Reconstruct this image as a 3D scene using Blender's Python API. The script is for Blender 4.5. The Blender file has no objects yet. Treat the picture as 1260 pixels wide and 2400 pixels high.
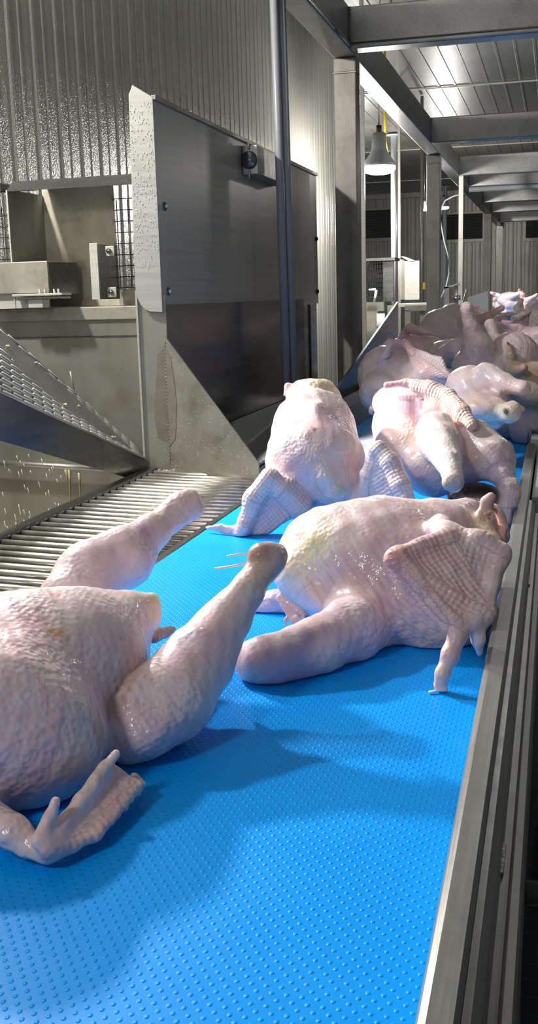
import bpy, bmesh, math, random
import numpy as np
from mathutils import Vector, Matrix
random.seed(7); np.random.seed(7)
PI = math.pi
scene = bpy.context.scene
COL = scene.collection

# ------------------------------------------------------------------ camera
FPX = 2500.0; CAMH = 0.68
YAW, PITCH, ROLL = (math.radians(a) for a in (-15.115, 11.397, -1.595))
_f = Vector((math.sin(YAW)*math.cos(PITCH), math.cos(YAW)*math.cos(PITCH), -math.sin(PITCH)))
_r = Vector((math.cos(YAW), -math.sin(YAW), 0)); _u = _r.cross(_f)
CR = _r*math.cos(ROLL) + _u*math.sin(ROLL); CU = -_r*math.sin(ROLL) + _u*math.cos(ROLL); CF = _f
CAM = Vector((0, 0, CAMH))
cd = bpy.data.cameras.new('camera'); cam = bpy.data.objects.new('camera', cd); COL.objects.link(cam)
cd.sensor_fit = 'HORIZONTAL'; cd.sensor_width = 36.0; cd.lens = 36.0*FPX/1260.0; cd.clip_start = 0.02; cd.clip_end = 200
m = Matrix((( CR.x, CU.x, -CF.x, 0), (CR.y, CU.y, -CF.y, 0), (CR.z, CU.z, -CF.z, CAMH), (0, 0, 0, 1)))
cam.matrix_world = m
scene.camera = cam

def at(px, py, axis, val):
    """survey helper: the point of the place seen at (px,py) that lies on the plane axis = val"""
    d = CF + CR*((px-630)/FPX) - CU*((py-1200)/FPX)
    k = 'xyz'.index(axis)
    return CAM + d*((val-CAM[k])/d[k])
def P(px, py, y): return at(px, py, 'y', y)
def mm(y): return y*1.03/FPX              # metres per pixel at depth y

# ------------------------------------------------------------------ objects
def tag(o, label=None, cat=None, group=None, kind=None):
    if label: o['label'] = label
    if cat: o['category'] = cat
    if group: o['group'] = group
    if kind: o['kind'] = kind
    return o
def empty(name, loc, label, cat, group=None, rz=0.0):
    o = bpy.data.objects.new(name, None); COL.objects.link(o)
    o.location = loc; o.rotation_euler = (0, 0, rz); o.empty_display_size = 0.05
    return tag(o, label, cat, group)
class MB:
    """collects shapes for ONE mesh object"""
    def __init__(s): s.bm = bmesh.new()
    def box(s, c, d, rot=None, bev=0.0):
        M = Matrix.Translation(Vector(c))
        if rot is not None: M = M @ rot.to_4x4()
        r = bmesh.ops.create_cube(s.bm, size=1.0, matrix=M @ Matrix.Diagonal((d[0], d[1], d[2], 1)))
        if bev:
            es = list({e for v in r['verts'] for e in v.link_edges})
            bmesh.ops.bevel(s.bm, geom=es, offset=bev, segments=2, affect='EDGES', profile=0.6)
        return s
    def box2(s, lo, hi, bev=0.0):
        return s.box([(a+b)/2 for a, b in zip(lo, hi)], [abs(b-a) for a, b in zip(lo, hi)], None, bev)
    def tube(s, pts, r, n=12, cap=True, r2=None):
        pts = [Vector(p) for p in pts]; rings = []
        up = Vector((0, 0, 1))
        for i, p in enumerate(pts):
            t = (pts[min(i+1, len(pts)-1)]-pts[max(i-1, 0)]).normalized()
            a = t.cross(up)
            if a.length < 0.05: a = t.cross(Vector((1, 0, 0)))
            a.normalize(); b = t.cross(a).normalized()
            rr = r if r2 is None else r+(r2-r)*i/(len(pts)-1)
            rings.append([s.bm.verts.new(p+(a*math.cos(2*PI*k/n)+b*math.sin(2*PI*k/n))*rr) for k in range(n)])
        for A, B in zip(rings[:-1], rings[1:]):
            for k in range(n):
                f = s.bm.faces.new((A[k], A[(k+1) % n], B[(k+1) % n], B[k])); f.smooth = True
        if cap:
            s.bm.faces.new(rings[0][::-1]); s.bm.faces.new(rings[-1])
        return s
    def lathe(s, prof, c, n=24, M=None):
        c = Vector(c); rings = []
        for (r, z) in prof:
            rg = []
            for k in range(n):
                v = Vector((r*math.cos(2*PI*k/n), r*math.sin(2*PI*k/n), z))
                if M is not None: v = M @ v
                rg.append(s.bm.verts.new(c+v))
            rings.append(rg)
        for A, B in zip(rings[:-1], rings[1:]):
            for k in range(n):
                f = s.bm.faces.new((A[k], A[(k+1) % n], B[(k+1) % n], B[k])); f.smooth = True
        if prof[0][0] > 1e-5: s.bm.faces.new(rings[0][::-1])
        if prof[-1][0] > 1e-5: s.bm.faces.new(rings[-1])
        return s
    def prism(s, poly, d):
        """planar polygon (3-D points) given thickness vector d"""
        d = Vector(d); A = [s.bm.verts.new(Vector(p)) for p in poly]; B = [s.bm.verts.new(Vector(p)+d) for p in poly]
        n = len(poly); s.bm.faces.new(A); s.bm.faces.new(B[::-1])
        for k in range(n): s.bm.faces.new((A[k], B[k], B[(k+1) % n], A[(k+1) % n]))
        return s
    def extrude_y(s, prof, y0, y1, closed=True):
        """profile of (x,z) run along y"""
        return s.prism([(x, y0, z) for x, z in prof], (0, y1-y0, 0))
    def build(s, name, mat, parent=None, loc=None, bev=0.0, smooth=False):
        bmesh.ops.recalc_face_normals(s.bm, faces=s.bm.faces[:])
        me = bpy.data.meshes.new(name)
        off = Vector((0, 0, 0))
        if parent is not None: off = parent.parent.location if parent.parent is not None else parent.location
        if loc is not None: off = Vector(loc)
        if off.length: bmesh.ops.translate(s.bm, verts=s.bm.verts[:], vec=-off)
        s.bm.to_mesh(me); s.bm.free()
        o = bpy.data.objects.new(name, me); COL.objects.link(o)
        me.materials.append(mat)
        if smooth:
            for p in me.polygons: p.use_smooth = True
        if parent is not None: o.parent = parent
        elif loc is not None: o.location = off
        if bev:
            b = o.modifiers.new('bevel', 'BEVEL'); b.width = bev; b.segments = 2; b.limit_method = 'ANGLE'; b.angle_limit = math.radians(40)
        return o
def struct(o): o['kind'] = 'structure'; return o

# ------------------------------------------------------------------ materials
class NT:
    def __init__(s, name):
        s.m = bpy.data.materials.new(name); s.m.use_nodes = True
        s.t = s.m.node_tree; s.t.nodes.clear()
        s.out = s.n('ShaderNodeOutputMaterial'); s.b = s.n('ShaderNodeBsdfPrincipled')
        s.l(s.b.outputs[0], s.out.inputs[0])
    def n(s, t, **k):
        x = s.t.nodes.new(t)
        for a, v in k.items(): setattr(x, a, v)
        return x
    def l(s, a, b): s.t.links.new(a, b)
    def coord(s, kind='Object', scale=(1, 1, 1), src=None):
        if src is None:
            tc = s.n('ShaderNodeTexCoord'); src = tc.outputs[kind]
        mp = s.n('ShaderNodeMapping'); mp.inputs['Scale'].default_value = scale; s.l(src, mp.inputs[0]); return mp.outputs[0]
    def noise(s, v, scale, detail=3, rough=0.5, dist=0):
        x = s.n('ShaderNodeTexNoise'); x.inputs['Scale'].default_value = scale; x.inputs['Detail'].default_value = detail
        x.inputs['Roughness'].default_value = rough; x.inputs['Distortion'].default_value = dist
        s.l(v, x.inputs['Vector']); return x.outputs[0]
    def ramp(s, v, stops):
        x = s.n('ShaderNodeValToRGB'); e = x.color_ramp.elements
        while len(e) < len(stops): e.new(0.5)
        for i, (p, c) in enumerate(stops):
            e[i].position = p; e[i].color = (*c, 1) if not isinstance(c, (int, float)) else (c, c, c, 1)
        s.l(v, x.inputs[0]); return x.outputs[0]
    def mix(s, f, a, b, mode='MIX'):
        x = s.n('ShaderNodeMix', data_type='RGBA', blend_type=mode)
        for i, v in ((0, f), (6, a), (7, b)):
            if hasattr(v, 'is_linked') or hasattr(v, 'links'): s.l(v, x.inputs[i])
            else: x.inputs[i].default_value = v if i == 0 else (*v, 1) if len(v) == 3 else v
        return x.outputs[2]
    def math(s, op, a, b=None, c=None, clamp=False):
        x = s.n('ShaderNodeMath', operation=op, use_clamp=clamp)
        for i, v in enumerate((a, b, c)):
            if v is None: continue
            if hasattr(v, 'links'): s.l(v, x.inputs[i])
            else: x.inputs[i].default_value = v
        return x.outputs[0]
    def bump(s, h, strength=0.3, dist=0.01, prev=None):
        x = s.n('ShaderNodeBump'); x.inputs['Strength'].default_value = strength; x.inputs['Distance'].default_value = dist
        s.l(h, x.inputs['Height'])
        if prev is not None: s.l(prev, x.inputs['Normal'])
        return x.outputs[0]
    def set(s, **k):
        for a, v in k.items():
            i = s.b.inputs[a.replace('_', ' ')]
            if hasattr(v, 'links'): s.l(v, i)
            else: i.default_value = (*v, 1) if (isinstance(v, tuple) and len(v) == 3 and i.type == 'RGBA') else v
        return s

def steel(name, col, rough=0.32, metal=0.85, streak=(1, 1, 60), stain=0.35, sscale=5.0, coord='Object', peel=0.0, dark=(0.09, 0.085, 0.075)):
    m = NT(name)
    g = m.n('ShaderNodeNewGeometry')
    v = m.coord(src=g.outputs['Position'], scale=streak)
    n1 = m.noise(v, 9.0, 4, 0.6)
    w = m.coord(src=g.outputs['Position'])
    n2 = m.noise(w, sscale, 5, 0.62, 0.4)
    n3 = m.noise(w, 38.0, 3, 0.6)
    base = m.mix(m.ramp(n1, [(0.25, 0.0), (0.75, 1.0)]), tuple(c*0.82 for c in col), tuple(min(1, c*1.12) for c in col))
    st = m.ramp(n2, [(0.48, 0.0), (0.72, 1.0)])
    base = m.mix(m.math('MULTIPLY', st, stain), base, dark)
    r = m.math('ADD', m.math('MULTIPLY', n1, 0.16), m.math('MULTIPLY', n3, 0.14))
    r = m.math('ADD', r, rough-0.15, clamp=True)
    nb = m.bump(n1, 0.08, 0.002)
    if peel: nb = m.bump(n3, peel, 0.003, nb)
    m.set(Base_Color=base, Metallic=metal, Roughness=r, Normal=nb)
    return m.m
def plain(name, col, rough=0.5, metal=0.0, var=0.12, scale=12.0, bump=0.0, spec=0.5, coat=0.0):
    m = NT(name); g = m.n('ShaderNodeNewGeometry')
    n = m.noise(m.coord(src=g.outputs['Position']), scale, 4)
    base = m.mix(n, tuple(c*(1-var) for c in col), tuple(min(1, c*(1+var)) for c in col))
    m.set(Base_Color=base, Metallic=metal, Roughness=rough, Specular_IOR_Level=spec, Coat_Weight=coat)
    if bump: m.set(Normal=m.bump(n, bump, 0.004))
    return m.m
def emit(name, col, st):
    m = NT(name); m.set(Base_Color=col, Emission_Color=col, Emission_Strength=st); return m.m

M = {}
M['steel'] = steel('stainless_steel', (0.46, 0.45, 0.41), 0.34, 0.8, (1, 1, 0.05), 0.4)
M['steel_h'] = steel('brushed_steel_sheet', (0.50, 0.485, 0.42), 0.34, 0.45, (0.12, 0.12, 8), 0.25, 3.0)
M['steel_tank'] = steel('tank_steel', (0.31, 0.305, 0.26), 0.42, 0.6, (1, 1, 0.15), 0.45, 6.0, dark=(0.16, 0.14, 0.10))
M['steel_stained'] = steel('stained_steel', (0.40, 0.39, 0.325), 0.45, 0.5, (1, 1, 0.3), 0.6, 9.0, dark=(0.15, 0.13, 0.085))
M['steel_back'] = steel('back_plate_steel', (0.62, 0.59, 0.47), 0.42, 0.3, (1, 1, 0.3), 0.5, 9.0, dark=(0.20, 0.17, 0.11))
M['steel_dark'] = steel('dark_wet_steel', (0.16, 0.16, 0.155), 0.26, 0.8, (0.3, 0.3, 3), 0.3)
M['steel_mirror'] = steel('polished_steel', (0.34, 0.34, 0.34), 0.17, 0.95, (0.2, 0.2, 5), 0.12, 3.0)
M['steel_bright'] = steel('bright_folded_steel', (0.58, 0.57, 0.51), 0.38, 0.25, (0.2, 0.2, 8), 0.10, 8.0)
M['steel_beam'] = steel('beam_steel', (0.40, 0.395, 0.38), 0.33, 0.75, (8, 0.15, 10), 0.35)
M['steel_col'] = steel('column_steel', (0.27, 0.255, 0.222), 0.48, 0.45, (14, 14, 0.15), 0.45)
M['steel_rail'] = steel('rail_steel', (0.32, 0.317, 0.30), 0.42, 0.7, (20, 0.4, 20), 0.25)
M['bar'] = steel('round_bar_steel', (0.75, 0.73, 0.65), 0.30, 0.85, (1, 1, 1), 0.45, 14)
M['pvc'] = plain('grey_pvc', (0.30, 0.31, 0.33), 0.38, var=0.05)
M['pvc_white'] = plain('white_pvc', (0.78, 0.83, 0.85), 0.35, var=0.03)
M['dark_liner'] = plain('dark_liner', (0.03, 0.03, 0.03), 0.4)
M['stain'] = plain('wet_brown_stain', (0.225, 0.213, 0.165), 0.3, var=0.25, scale=30)
M['black'] = plain('black_rubber', (0.012, 0.012, 0.013), 0.5)
M['weld'] = plain('weld_bead', (0.30, 0.29, 0.27), 0.4, 0.7, 0.3, 90, 0.6)
M['uhmw'] = plain('white_plastic_guide', (0.62, 0.66, 0.64), 0.35, var=0.04)
M['yellow'] = plain('yellow_plastic', (0.75, 0.55, 0.02), 0.4)
M['crate'] = plain('olive_yellow_crate', (0.30, 0.29, 0.02), 0.5)
M['cable'] = plain('white_cable', (0.75, 0.75, 0.70), 0.4)
M['foam'] = plain('foam', (0.75, 0.72, 0.62), 0.5, var=0.2, scale=60, bump=0.5)
M['drip'] = plain('yellow_grease_drip', (0.52, 0.45, 0.27), 0.25, var=0.2, scale=40)
M['fat'] = plain('yellow_fat', (0.72, 0.62, 0.40), 0.25, var=0.18, scale=60, bump=0.4, coat=0.5)
M['water'] = plain('water_drops', (0.85, 0.87, 0.84), 0.12, var=0.05)
M['shade'] = plain('lamp_housing', (0.30, 0.31, 0.33), 0.4, 0.4)
M['lamp'] = emit('lamp_glow', (1.0, 0.97, 0.88), 12.0)

def wall_mat():
    m = NT('ribbed_wall_sheet'); g = m.n('ShaderNodeNewGeometry'); p = g.outputs['Position']
    w = m.coord(src=p)
    n = m.noise(w, 95.0, 2, 0.5)
    big = m.noise(m.coord(src=p, scale=(1, 1, 0.12)), 2.2, 4)
    base = m.mix(big, (0.33, 0.33, 0.29), (0.41, 0.40, 0.35))
    nb = m.bump(n, 0.8, 0.005)
    m.set(Base_Color=base, Metallic=0.25, Roughness=0.24, Specular_IOR_Level=0.7, Normal=nb)
    return m.m
M['wall'] = wall_mat()
M['ceil'] = steel('ceiling_sheet', (0.33, 0.33, 0.30), 0.38, 0.35, (8, 0.2, 1), 0.35, 1.5)
M['rear'] = steel('rear_wall_sheet', (0.42, 0.41, 0.355), 0.38, 0.35, (4, 4, 0.2), 0.3, 1.0)
M['louver'] = plain('louvre_slats', (0.24, 0.24, 0.22), 0.45, 0.4)

def floor_mat():
    m = NT('dark_floor_matting'); g = m.n('ShaderNodeNewGeometry'); p = m.coord(src=g.outputs['Position'])
    br = m.n('ShaderNodeTexBrick'); br.offset = 0; br.inputs['Scale'].default_value = 9.0; br.inputs['Mortar Size'].default_value = 0.02
    br.inputs['Color1'].default_value = (0.006, 0.008, 0.014, 1); br.inputs['Color2'].default_value = (0.008, 0.010, 0.018, 1); br.inputs['Mortar'].default_value = (0.03, 0.035, 0.045, 1)
    br.inputs['Brick Width'].default_value = 1.0; br.inputs['Row Height'].default_value = 0.6
    m.l(p, br.inputs['Vector']); m.set(Base_Color=br.outputs[0], Roughness=0.55); return m.m
M['floor'] = floor_mat()

def belt_mat():
    m = NT('blue_dimpled_belt'); g = m.n('ShaderNodeNewGeometry'); p = g.outputs['Position']
    sx = m.n('ShaderNodeSeparateXYZ'); m.l(p, sx.inputs[0]); x, y = sx.outputs[0], sx.outputs[1]
    def dots(ox, oy):
        a, b = 0.0156, 0.0205
        fx = m.math('MULTIPLY', m.math('SUBTRACT', m.math('FRACT', m.math('ADD', m.math('DIVIDE', x, a), 100+ox)), 0.5), a)
        fy = m.math('MULTIPLY', m.math('SUBTRACT', m.math('FRACT', m.math('ADD', m.math('DIVIDE', y, b), 100+oy)), 0.5), b)
        return m.math('SQRT', m.math('ADD', m.math('MULTIPLY', fx, fx), m.math('MULTIPLY', m.math('MULTIPLY', fy, fy), 0.6)))
    d = m.math('MINIMUM', dots(0, 0), dots(0.5, 0.5))
    h = m.n('ShaderNodeMapRange'); h.interpolation_type = 'SMOOTHSTEP'
    h.inputs['From Min'].default_value = 0.0030; h.inputs['From Max'].default_value = 0.0008; m.l(d, h.inputs['Value'])
    w = m.coord(src=p)
    big = m.noise(w, 6.0, 4)
    wet = m.noise(w, 60.0, 3)
    base = m.mix(big, (0.0, 0.31, 0.98), (0.0, 0.36, 1.0))
    nb = m.bump(h.outputs[0], 0.75, 0.0012)
    nb = m.bump(wet, 0.10, 0.002, nb)
    r = m.math('ADD', m.math('MULTIPLY', big, 0.2), 0.30)
    m.set(Base_Color=base, Roughness=r, Specular_IOR_Level=0.12, Normal=nb)
    return m.m
M['belt'] = belt_mat()

def skin_mat(name='plucked_skin', sss=0.25):
    m = NT(name)
    a = m.n('ShaderNodeAttribute'); a.attribute_name = 'tint'
    f = m.n('ShaderNodeAttribute'); f.attribute_name = 'luv'
    fo = m.n('ShaderNodeAttribute'); fo.attribute_name = 'fol'
    tc = m.n('ShaderNodeTexCoord'); o = tc.outputs['Object']
    oi = m.n('ShaderNodeObjectInfo')
    w = m.coord(src=o)
    big = m.noise(w, 9.0, 4, 0.6, 0.5); mid = m.noise(w, 34.0, 3, 0.6); fine = m.noise(w, 160.0, 2, 0.6)
    col = m.mix(m.ramp(big, [(0.35, 0.0), (0.66, 1.0)]), (0.78, 0.565, 0.585), (0.81, 0.70, 0.69))
    pur = m.noise(m.coord(src=o, scale=(1.2, 0.8, 1.0)), 13.0, 3, 0.5, 0.8)
    col = m.mix(m.math('MULTIPLY', m.ramp(pur, [(0.52, 0.0), (0.74, 1.0)]), 0.55), col, (0.56, 0.46, 0.62))
    col = m.mix(m.math('MULTIPLY', m.ramp(mid, [(0.5, 0.0), (0.8, 1.0)]), 0.45), col, (0.80, 0.70, 0.60))
    spec = m.n('ShaderNodeTexVoronoi'); spec.inputs['Scale'].default_value = 24.0; m.l(w, spec.inputs['Vector'])
    col = m.mix(m.math('MULTIPLY', m.ramp(spec.outputs['Distance'], [(0.03, 1.0), (0.09, 0.0)]), 0.35), col, (0.50, 0.25, 0.22))
    col = m.mix(1.0, col, a.outputs['Color'], 'MULTIPLY')
    # follicle bumps in rows on wings and thighs
    sp = m.n('ShaderNodeSeparateXYZ'); m.l(f.outputs['Vector'], sp.inputs[0])
    wob = m.math('MULTIPLY', m.math('SUBTRACT', mid, 0.5), 5.0)
    su = m.math('SINE', m.math('ADD', m.math('MULTIPLY', sp.outputs[0], 2*PI/0.0112), wob)); sv = m.math('SINE', m.math('ADD', m.math('MULTIPLY', sp.outputs[1], 2*PI/0.0100), wob))
    row = m.math('MULTIPLY', m.math('ADD', su, m.math('MULTIPLY', sv, 0.8)), fo.outputs['Fac'])
    vo = m.n('ShaderNodeTexVoronoi'); vo.feature = 'SMOOTH_F1'; vo.inputs['Scale'].default_value = 105.0; vo.inputs['Smoothness'].default_value = 0.6; m.l(w, vo.inputs['Vector'])
    msk = m.ramp(m.noise(w, 8.0, 2), [(0.42, 0.15), (0.62, 1.0)])
    nb = m.bump(m.math('MULTIPLY', vo.outputs['Distance'], msk), 0.8, 0.0030)
    nb = m.bump(row, 0.6, 0.0012, nb)
    nb = m.bump(mid, 0.16, 0.005, nb)
    wr = m.noise(m.coord(src=o, scale=(1, 3.2, 1.6)), 26.0, 3, 0.6, 1.0)
    nb = m.bump(wr, 0.16, 0.003, nb)
    nb0 = nb; nb = m.bump(fine, 0.35, 0.0014, nb)
    cb = m.bump(m.noise(w, 95.0, 2, 0.5), 0.5, 0.0026, nb0)
    r = m.math('ADD', m.math('MULTIPLY', mid, 0.2), 0.38)
    m.set(Base_Color=col, Roughness=r, Normal=nb, Specular_IOR_Level=0.35, Coat_Weight=0.45, Coat_Roughness=0.08,
          Subsurface_Weight=sss, Subsurface_Radius=(0.012, 0.005, 0.004), Subsurface_Scale=1.0)
    m.l(cb, m.b.inputs['Coat Normal'])
    return m.m
M['skin'] = skin_mat()
# ------------------------------------------------------------------ flesh modeller: smooth unions polygonised into one continuous skin
def V3(p): return np.array(p, dtype=np.float32)
SKIN = (1, 1, 1); PINK = (1.06, 0.91, 0.89); FAT = (1.08, 1.12, 0.78); PALE = (1.05, 1.14, 1.12); PURP = (0.86, 0.82, 1.06); DARK = (0.16, 0.10, 0.10); BROWN = (0.55, 0.45, 0.33); RED = (1.0, 0.78, 0.76)
def cone(a, b, ra, rb, k=0.02, col=SKIN, fol=0.0, side=None):
    return dict(t='c', a=V3(a), b=V3(b), ra=ra, rb=rb, k=k, col=col, fol=fol, side=side)
def ell(c, r, ax=(1, 0, 0), ay=(0, 1, 0), k=0.03, col=SKIN, fol=0.0):
    X = V3(ax); X /= np.linalg.norm(X); Y = V3(ay)-X*np.dot(V3(ay), X); Y /= np.linalg.norm(Y); Z = np.cross(X, Y)
    return dict(t='e', c=V3(c), r=V3(r), R=np.stack([X, Y, Z]), k=k, col=col, fol=fol, side=None)
def web(a, b, c, th, k=0.012, col=SKIN, fol=1.0):
    return dict(t='t', a=V3(a), b=V3(b), c=V3(c), th=th, k=k, col=col, fol=fol, side=None)
def cut(pr): pr['sub'] = True; return pr
def dist(p, q):
    t = q['t']
    if t == 'c':
        ba = q['b']-q['a']; pa = p-q['a']; h = np.clip(pa@ba/max(1e-9, float(ba@ba)), 0, 1)
        return np.linalg.norm(pa-h[:, None]*ba, axis=1)-(q['ra']+(q['rb']-q['ra'])*h)
    if t == 'e':
        l = (p-q['c'])@q['R'].T; k0 = np.linalg.norm(l/q['r'], axis=1); k1 = np.linalg.norm(l/(q['r']**2), axis=1)
        return k0*(k0-1)/np.maximum(k1, 1e-6)
    a, b, c = q['a'], q['b'], q['c']
    ba, cb, ac = b-a, c-b, a-c; nor = np.cross(ba, ac)
    pa, pb, pc = p-a, p-b, p-c
    s = np.sign(pa@np.cross(ba, nor))+np.sign(pb@np.cross(cb, nor))+np.sign(pc@np.cross(ac, nor))
    def ed(e, w):
        h = np.clip(w@e/float(e@e), 0, 1); r = e*h[:, None]-w; return np.einsum('ij,ij->i', r, r)
    de = np.minimum(np.minimum(ed(ba, pa), ed(cb, pb)), ed(ac, pc))
    dn = (pa@nor)**2/float(nor@nor)
    return np.sqrt(np.where(s < 2.0, de, dn))-q['th']
def sdf(p, prims, lump=0.002, seed=0.0):
    d = None
    for q in prims:
        e = dist(p, q); k = q['k']
        if q.get('sub'):
            h = np.clip(0.5-0.5*(d+e)/k, 0, 1); d = d*(1-h)-e*h+k*h*(1-h); continue
        if d is None: d = e; continue
        h = np.clip(0.5+0.5*(e-d)/k, 0, 1); d = e*(1-h)+d*h-k*h*(1-h)
    if lump:
        x, y, z = p[:, 0]+seed, p[:, 1]-seed, p[:, 2]
        d = d+lump*(np.sin(x*61+2*np.sin(y*23))*np.sin(y*53+1.3)*np.sin(z*57+x*20)+0.6*np.sin(x*118+y*90)*np.sin(z*131-y*70))
    return d
def solid(p):          # belt and side rail, which the soft carcasses flatten against
    z, x = p[:, 2], p[:, 0]
    return np.minimum(z-0.001, np.maximum(-0.108-x, z-0.067))
ALLB = {}
def flesh(prims, h=0.004, lump=0.002, seed=0.0, avoid=(), rows=None):
    lo = np.full(3, 9e9); hi = -lo
    for q in prims:
        if q.get('sub'): continue
        if q['t'] == 'c':
            for c, r in ((q['a'], q['ra']), (q['b'], q['rb'])): lo = np.minimum(lo, c-r); hi = np.maximum(hi, c+r)
        elif q['t'] == 'e':
            e = np.sqrt(((q['R'].T*q['r'])**2).sum(1)); lo = np.minimum(lo, q['c']-e); hi = np.maximum(hi, q['c']+e)
        else:
            for c in (q['a'], q['b'], q['c']): lo = np.minimum(lo, c-q['th']); hi = np.maximum(hi, c+q['th'])
    lo = lo-0.025; hi = hi+0.025; lo[2] = max(lo[2], -0.02)
    F = 4; H = h*F
    n = np.ceil((hi-lo)/H).astype(int)+1
    def full(p):
        d = sdf(p, prims, lump, seed)
        for nm in avoid:
            d2 = sdf(p, ALLB[nm][0], ALLB[nm][1], ALLB[nm][2])
            k = 0.006; e = -(d2-0.0015); t = np.clip(0.5-0.5*(d-e)/k, 0, 1); d = d*(1-t)+e*t+k*t*(1-t)
        e = -solid(p); k = 0.006; t = np.clip(0.5-0.5*(d-e)/k, 0, 1)
        return d*(1-t)+e*t+k*t*(1-t)
    G = np.stack(np.meshgrid(*[lo[i]+(np.arange(n[i])+0.5)*H for i in range(3)], indexing='ij'), -1).reshape(-1, 3).astype(np.float32)
    D = full(G).reshape(n)
    act = np.abs(D) < H*1.6+0.004
    big = np.repeat(np.repeat(np.repeat(D, F, 0), F, 1), F, 2).astype(np.float32)
    am = np.repeat(np.repeat(np.repeat(act, F, 0), F, 1), F, 2)
    ix = np.argwhere(am)
    pts = (lo+(ix+0.5)*h).astype(np.float32)
    vals = np.empty(len(pts), np.float32)
    for s in range(0, len(pts), 200000): vals[s:s+200000] = full(pts[s:s+200000])
    big[am] = vals
    S = big < 0
    c = S[:-1, :-1, :-1].astype(np.int8)
    for dx in (0, 1):
        for dy in (0, 1):
            for dz in (0, 1):
                if dx+dy+dz: c = c+S[dx:S.shape[0]-1+dx, dy:S.shape[1]-1+dy, dz:S.shape[2]-1+dz]
    cells = np.argwhere((c > 0) & (c < 8))
    idm = -np.ones(c.shape, np.int32); idm[tuple(cells.T)] = np.arange(len(cells))
    acc = np.zeros((len(cells), 3)); cnt = np.zeros(len(cells))
    cor = [(a, b, d) for a in (0, 1) for b in (0, 1) for d in (0, 1)]
    cv = {o: big[cells[:, 0]+o[0], cells[:, 1]+o[1], cells[:, 2]+o[2]] for o in cor}
    for o in cor:
        for axn in range(3):
            if o[axn] == 0:
                o2 = tuple(1 if i == axn else o[i] for i in range(3))
                a, b = cv[o], cv[o2]; mk = (a < 0) != (b < 0)
                t = np.where(mk, a/np.where(mk, a-b, 1), 0)
                q = np.zeros((len(cells), 3)); q += o; q[:, axn] = t
                acc += q*mk[:, None]; cnt += mk
    vs = lo+(cells+0.5+acc/cnt[:, None])*h
    quads = []
    for axn in range(3):
        s0 = [slice(0, -1) if i == axn else slice(1, -1) for i in range(3)]; s1 = [slice(1, None) if i == axn else slice(1, -1) for i in range(3)]
        A, B = S[tuple(s0)], S[tuple(s1)]
        e = np.argwhere(A != B)
        if not len(e): continue
        inside = A[tuple(e.T)]
        off = np.array([0 if i == axn else 1 for i in range(3)]); e = e+off
        u, v = (axn+1) % 3, (axn+2) % 3
        def idc(du, dv):
            q = e.copy(); q[:, u] -= du; q[:, v] -= dv; return idm[tuple(q.T)]
        Q = np.stack([idc(1, 1), idc(0, 1), idc(0, 0), idc(1, 0)], 1)
        Q[~inside] = Q[~inside][:, ::-1]
        quads.append(Q)
    Q = np.concatenate(quads)
    for it in range(2):
        sm = np.zeros_like(vs); ct = np.zeros(len(vs))
        for a, b in ((0, 1), (1, 2), (2, 3), (3, 0)):
            for i, j in ((Q[:, a], Q[:, b]), (Q[:, b], Q[:, a])):
                for ax_ in range(3): sm[:, ax_] += np.bincount(i, vs[j, ax_], len(vs))
                ct += np.bincount(i, minlength=len(vs))
        vs = vs*0.5+0.5*sm/np.maximum(ct, 1)[:, None]
    # tints and follicle rows
    p = vs.astype(np.float32); W = np.zeros(len(p)); C = np.zeros((len(p), 3)); Fo = np.zeros(len(p)); U = np.zeros((len(p), 3)); best = np.full(len(p), 9e9)
    for q in prims:
        d = np.abs(dist(p, q)); w = np.exp(-d/0.0045)+1e-9
        if q.get('sub'): w = w*1.5
        W += w; C += w[:, None]*np.array(q['col']); Fo += w*q['fol']
        if q['fol'] > 0:
            if q['t'] == 'c': e1 = q['b']-q['a']; o0 = q['a']
            elif q['t'] == 't': e1 = q['b']-q['a']; o0 = q['a']
            else: e1 = q['R'][0]; o0 = q['c']
            e1 = e1/np.linalg.norm(e1)
            e2 = np.cross(e1, np.array(CF) if q['t'] != 't' else np.cross(q['b']-q['a'], q['c']-q['a'])); e2 = e2/np.linalg.norm(e2)
            m_ = d < best
            U[m_, 0] = ((p-o0)@e1)[m_]; U[m_, 1] = ((p-o0)@e2)[m_]; best[m_] = d[m_]
    C /= W[:, None]; Fo /= W
    return vs, Q, C, Fo, U
def mesh_from(name, base, data, mat):
    vs, Q, C, Fo, U = data
    me = bpy.data.meshes.new(name); vs = vs-np.array(base)
    me.vertices.add(len(vs)); me.vertices.foreach_set('co', vs.astype(np.float32).ravel())
    me.loops.add(Q.size); me.loops.foreach_set('vertex_index', Q.astype(np.int32).ravel())
    me.polygons.add(len(Q)); me.polygons.foreach_set('loop_start', np.arange(0, Q.size, 4, dtype=np.int32))
    me.polygons.foreach_set('use_smooth', np.ones(len(Q), bool))
    a = me.attributes.new('tint', 'FLOAT_COLOR', 'POINT'); a.data.foreach_set('color', np.concatenate([C, np.ones((len(C), 1))], 1).astype(np.float32).ravel())
    a = me.attributes.new('fol', 'FLOAT', 'POINT'); a.data.foreach_set('value', Fo.astype(np.float32))
    a = me.attributes.new('luv', 'FLOAT_VECTOR', 'POINT'); a.data.foreach_set('vector', U.astype(np.float32).ravel())
    me.update(calc_edges=True); me.validate()
    me.materials.append(mat)
    o = bpy.data.objects.new(name, me); COL.objects.link(o); return o
GRP = 'plucked turkeys on the blue belt'
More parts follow.
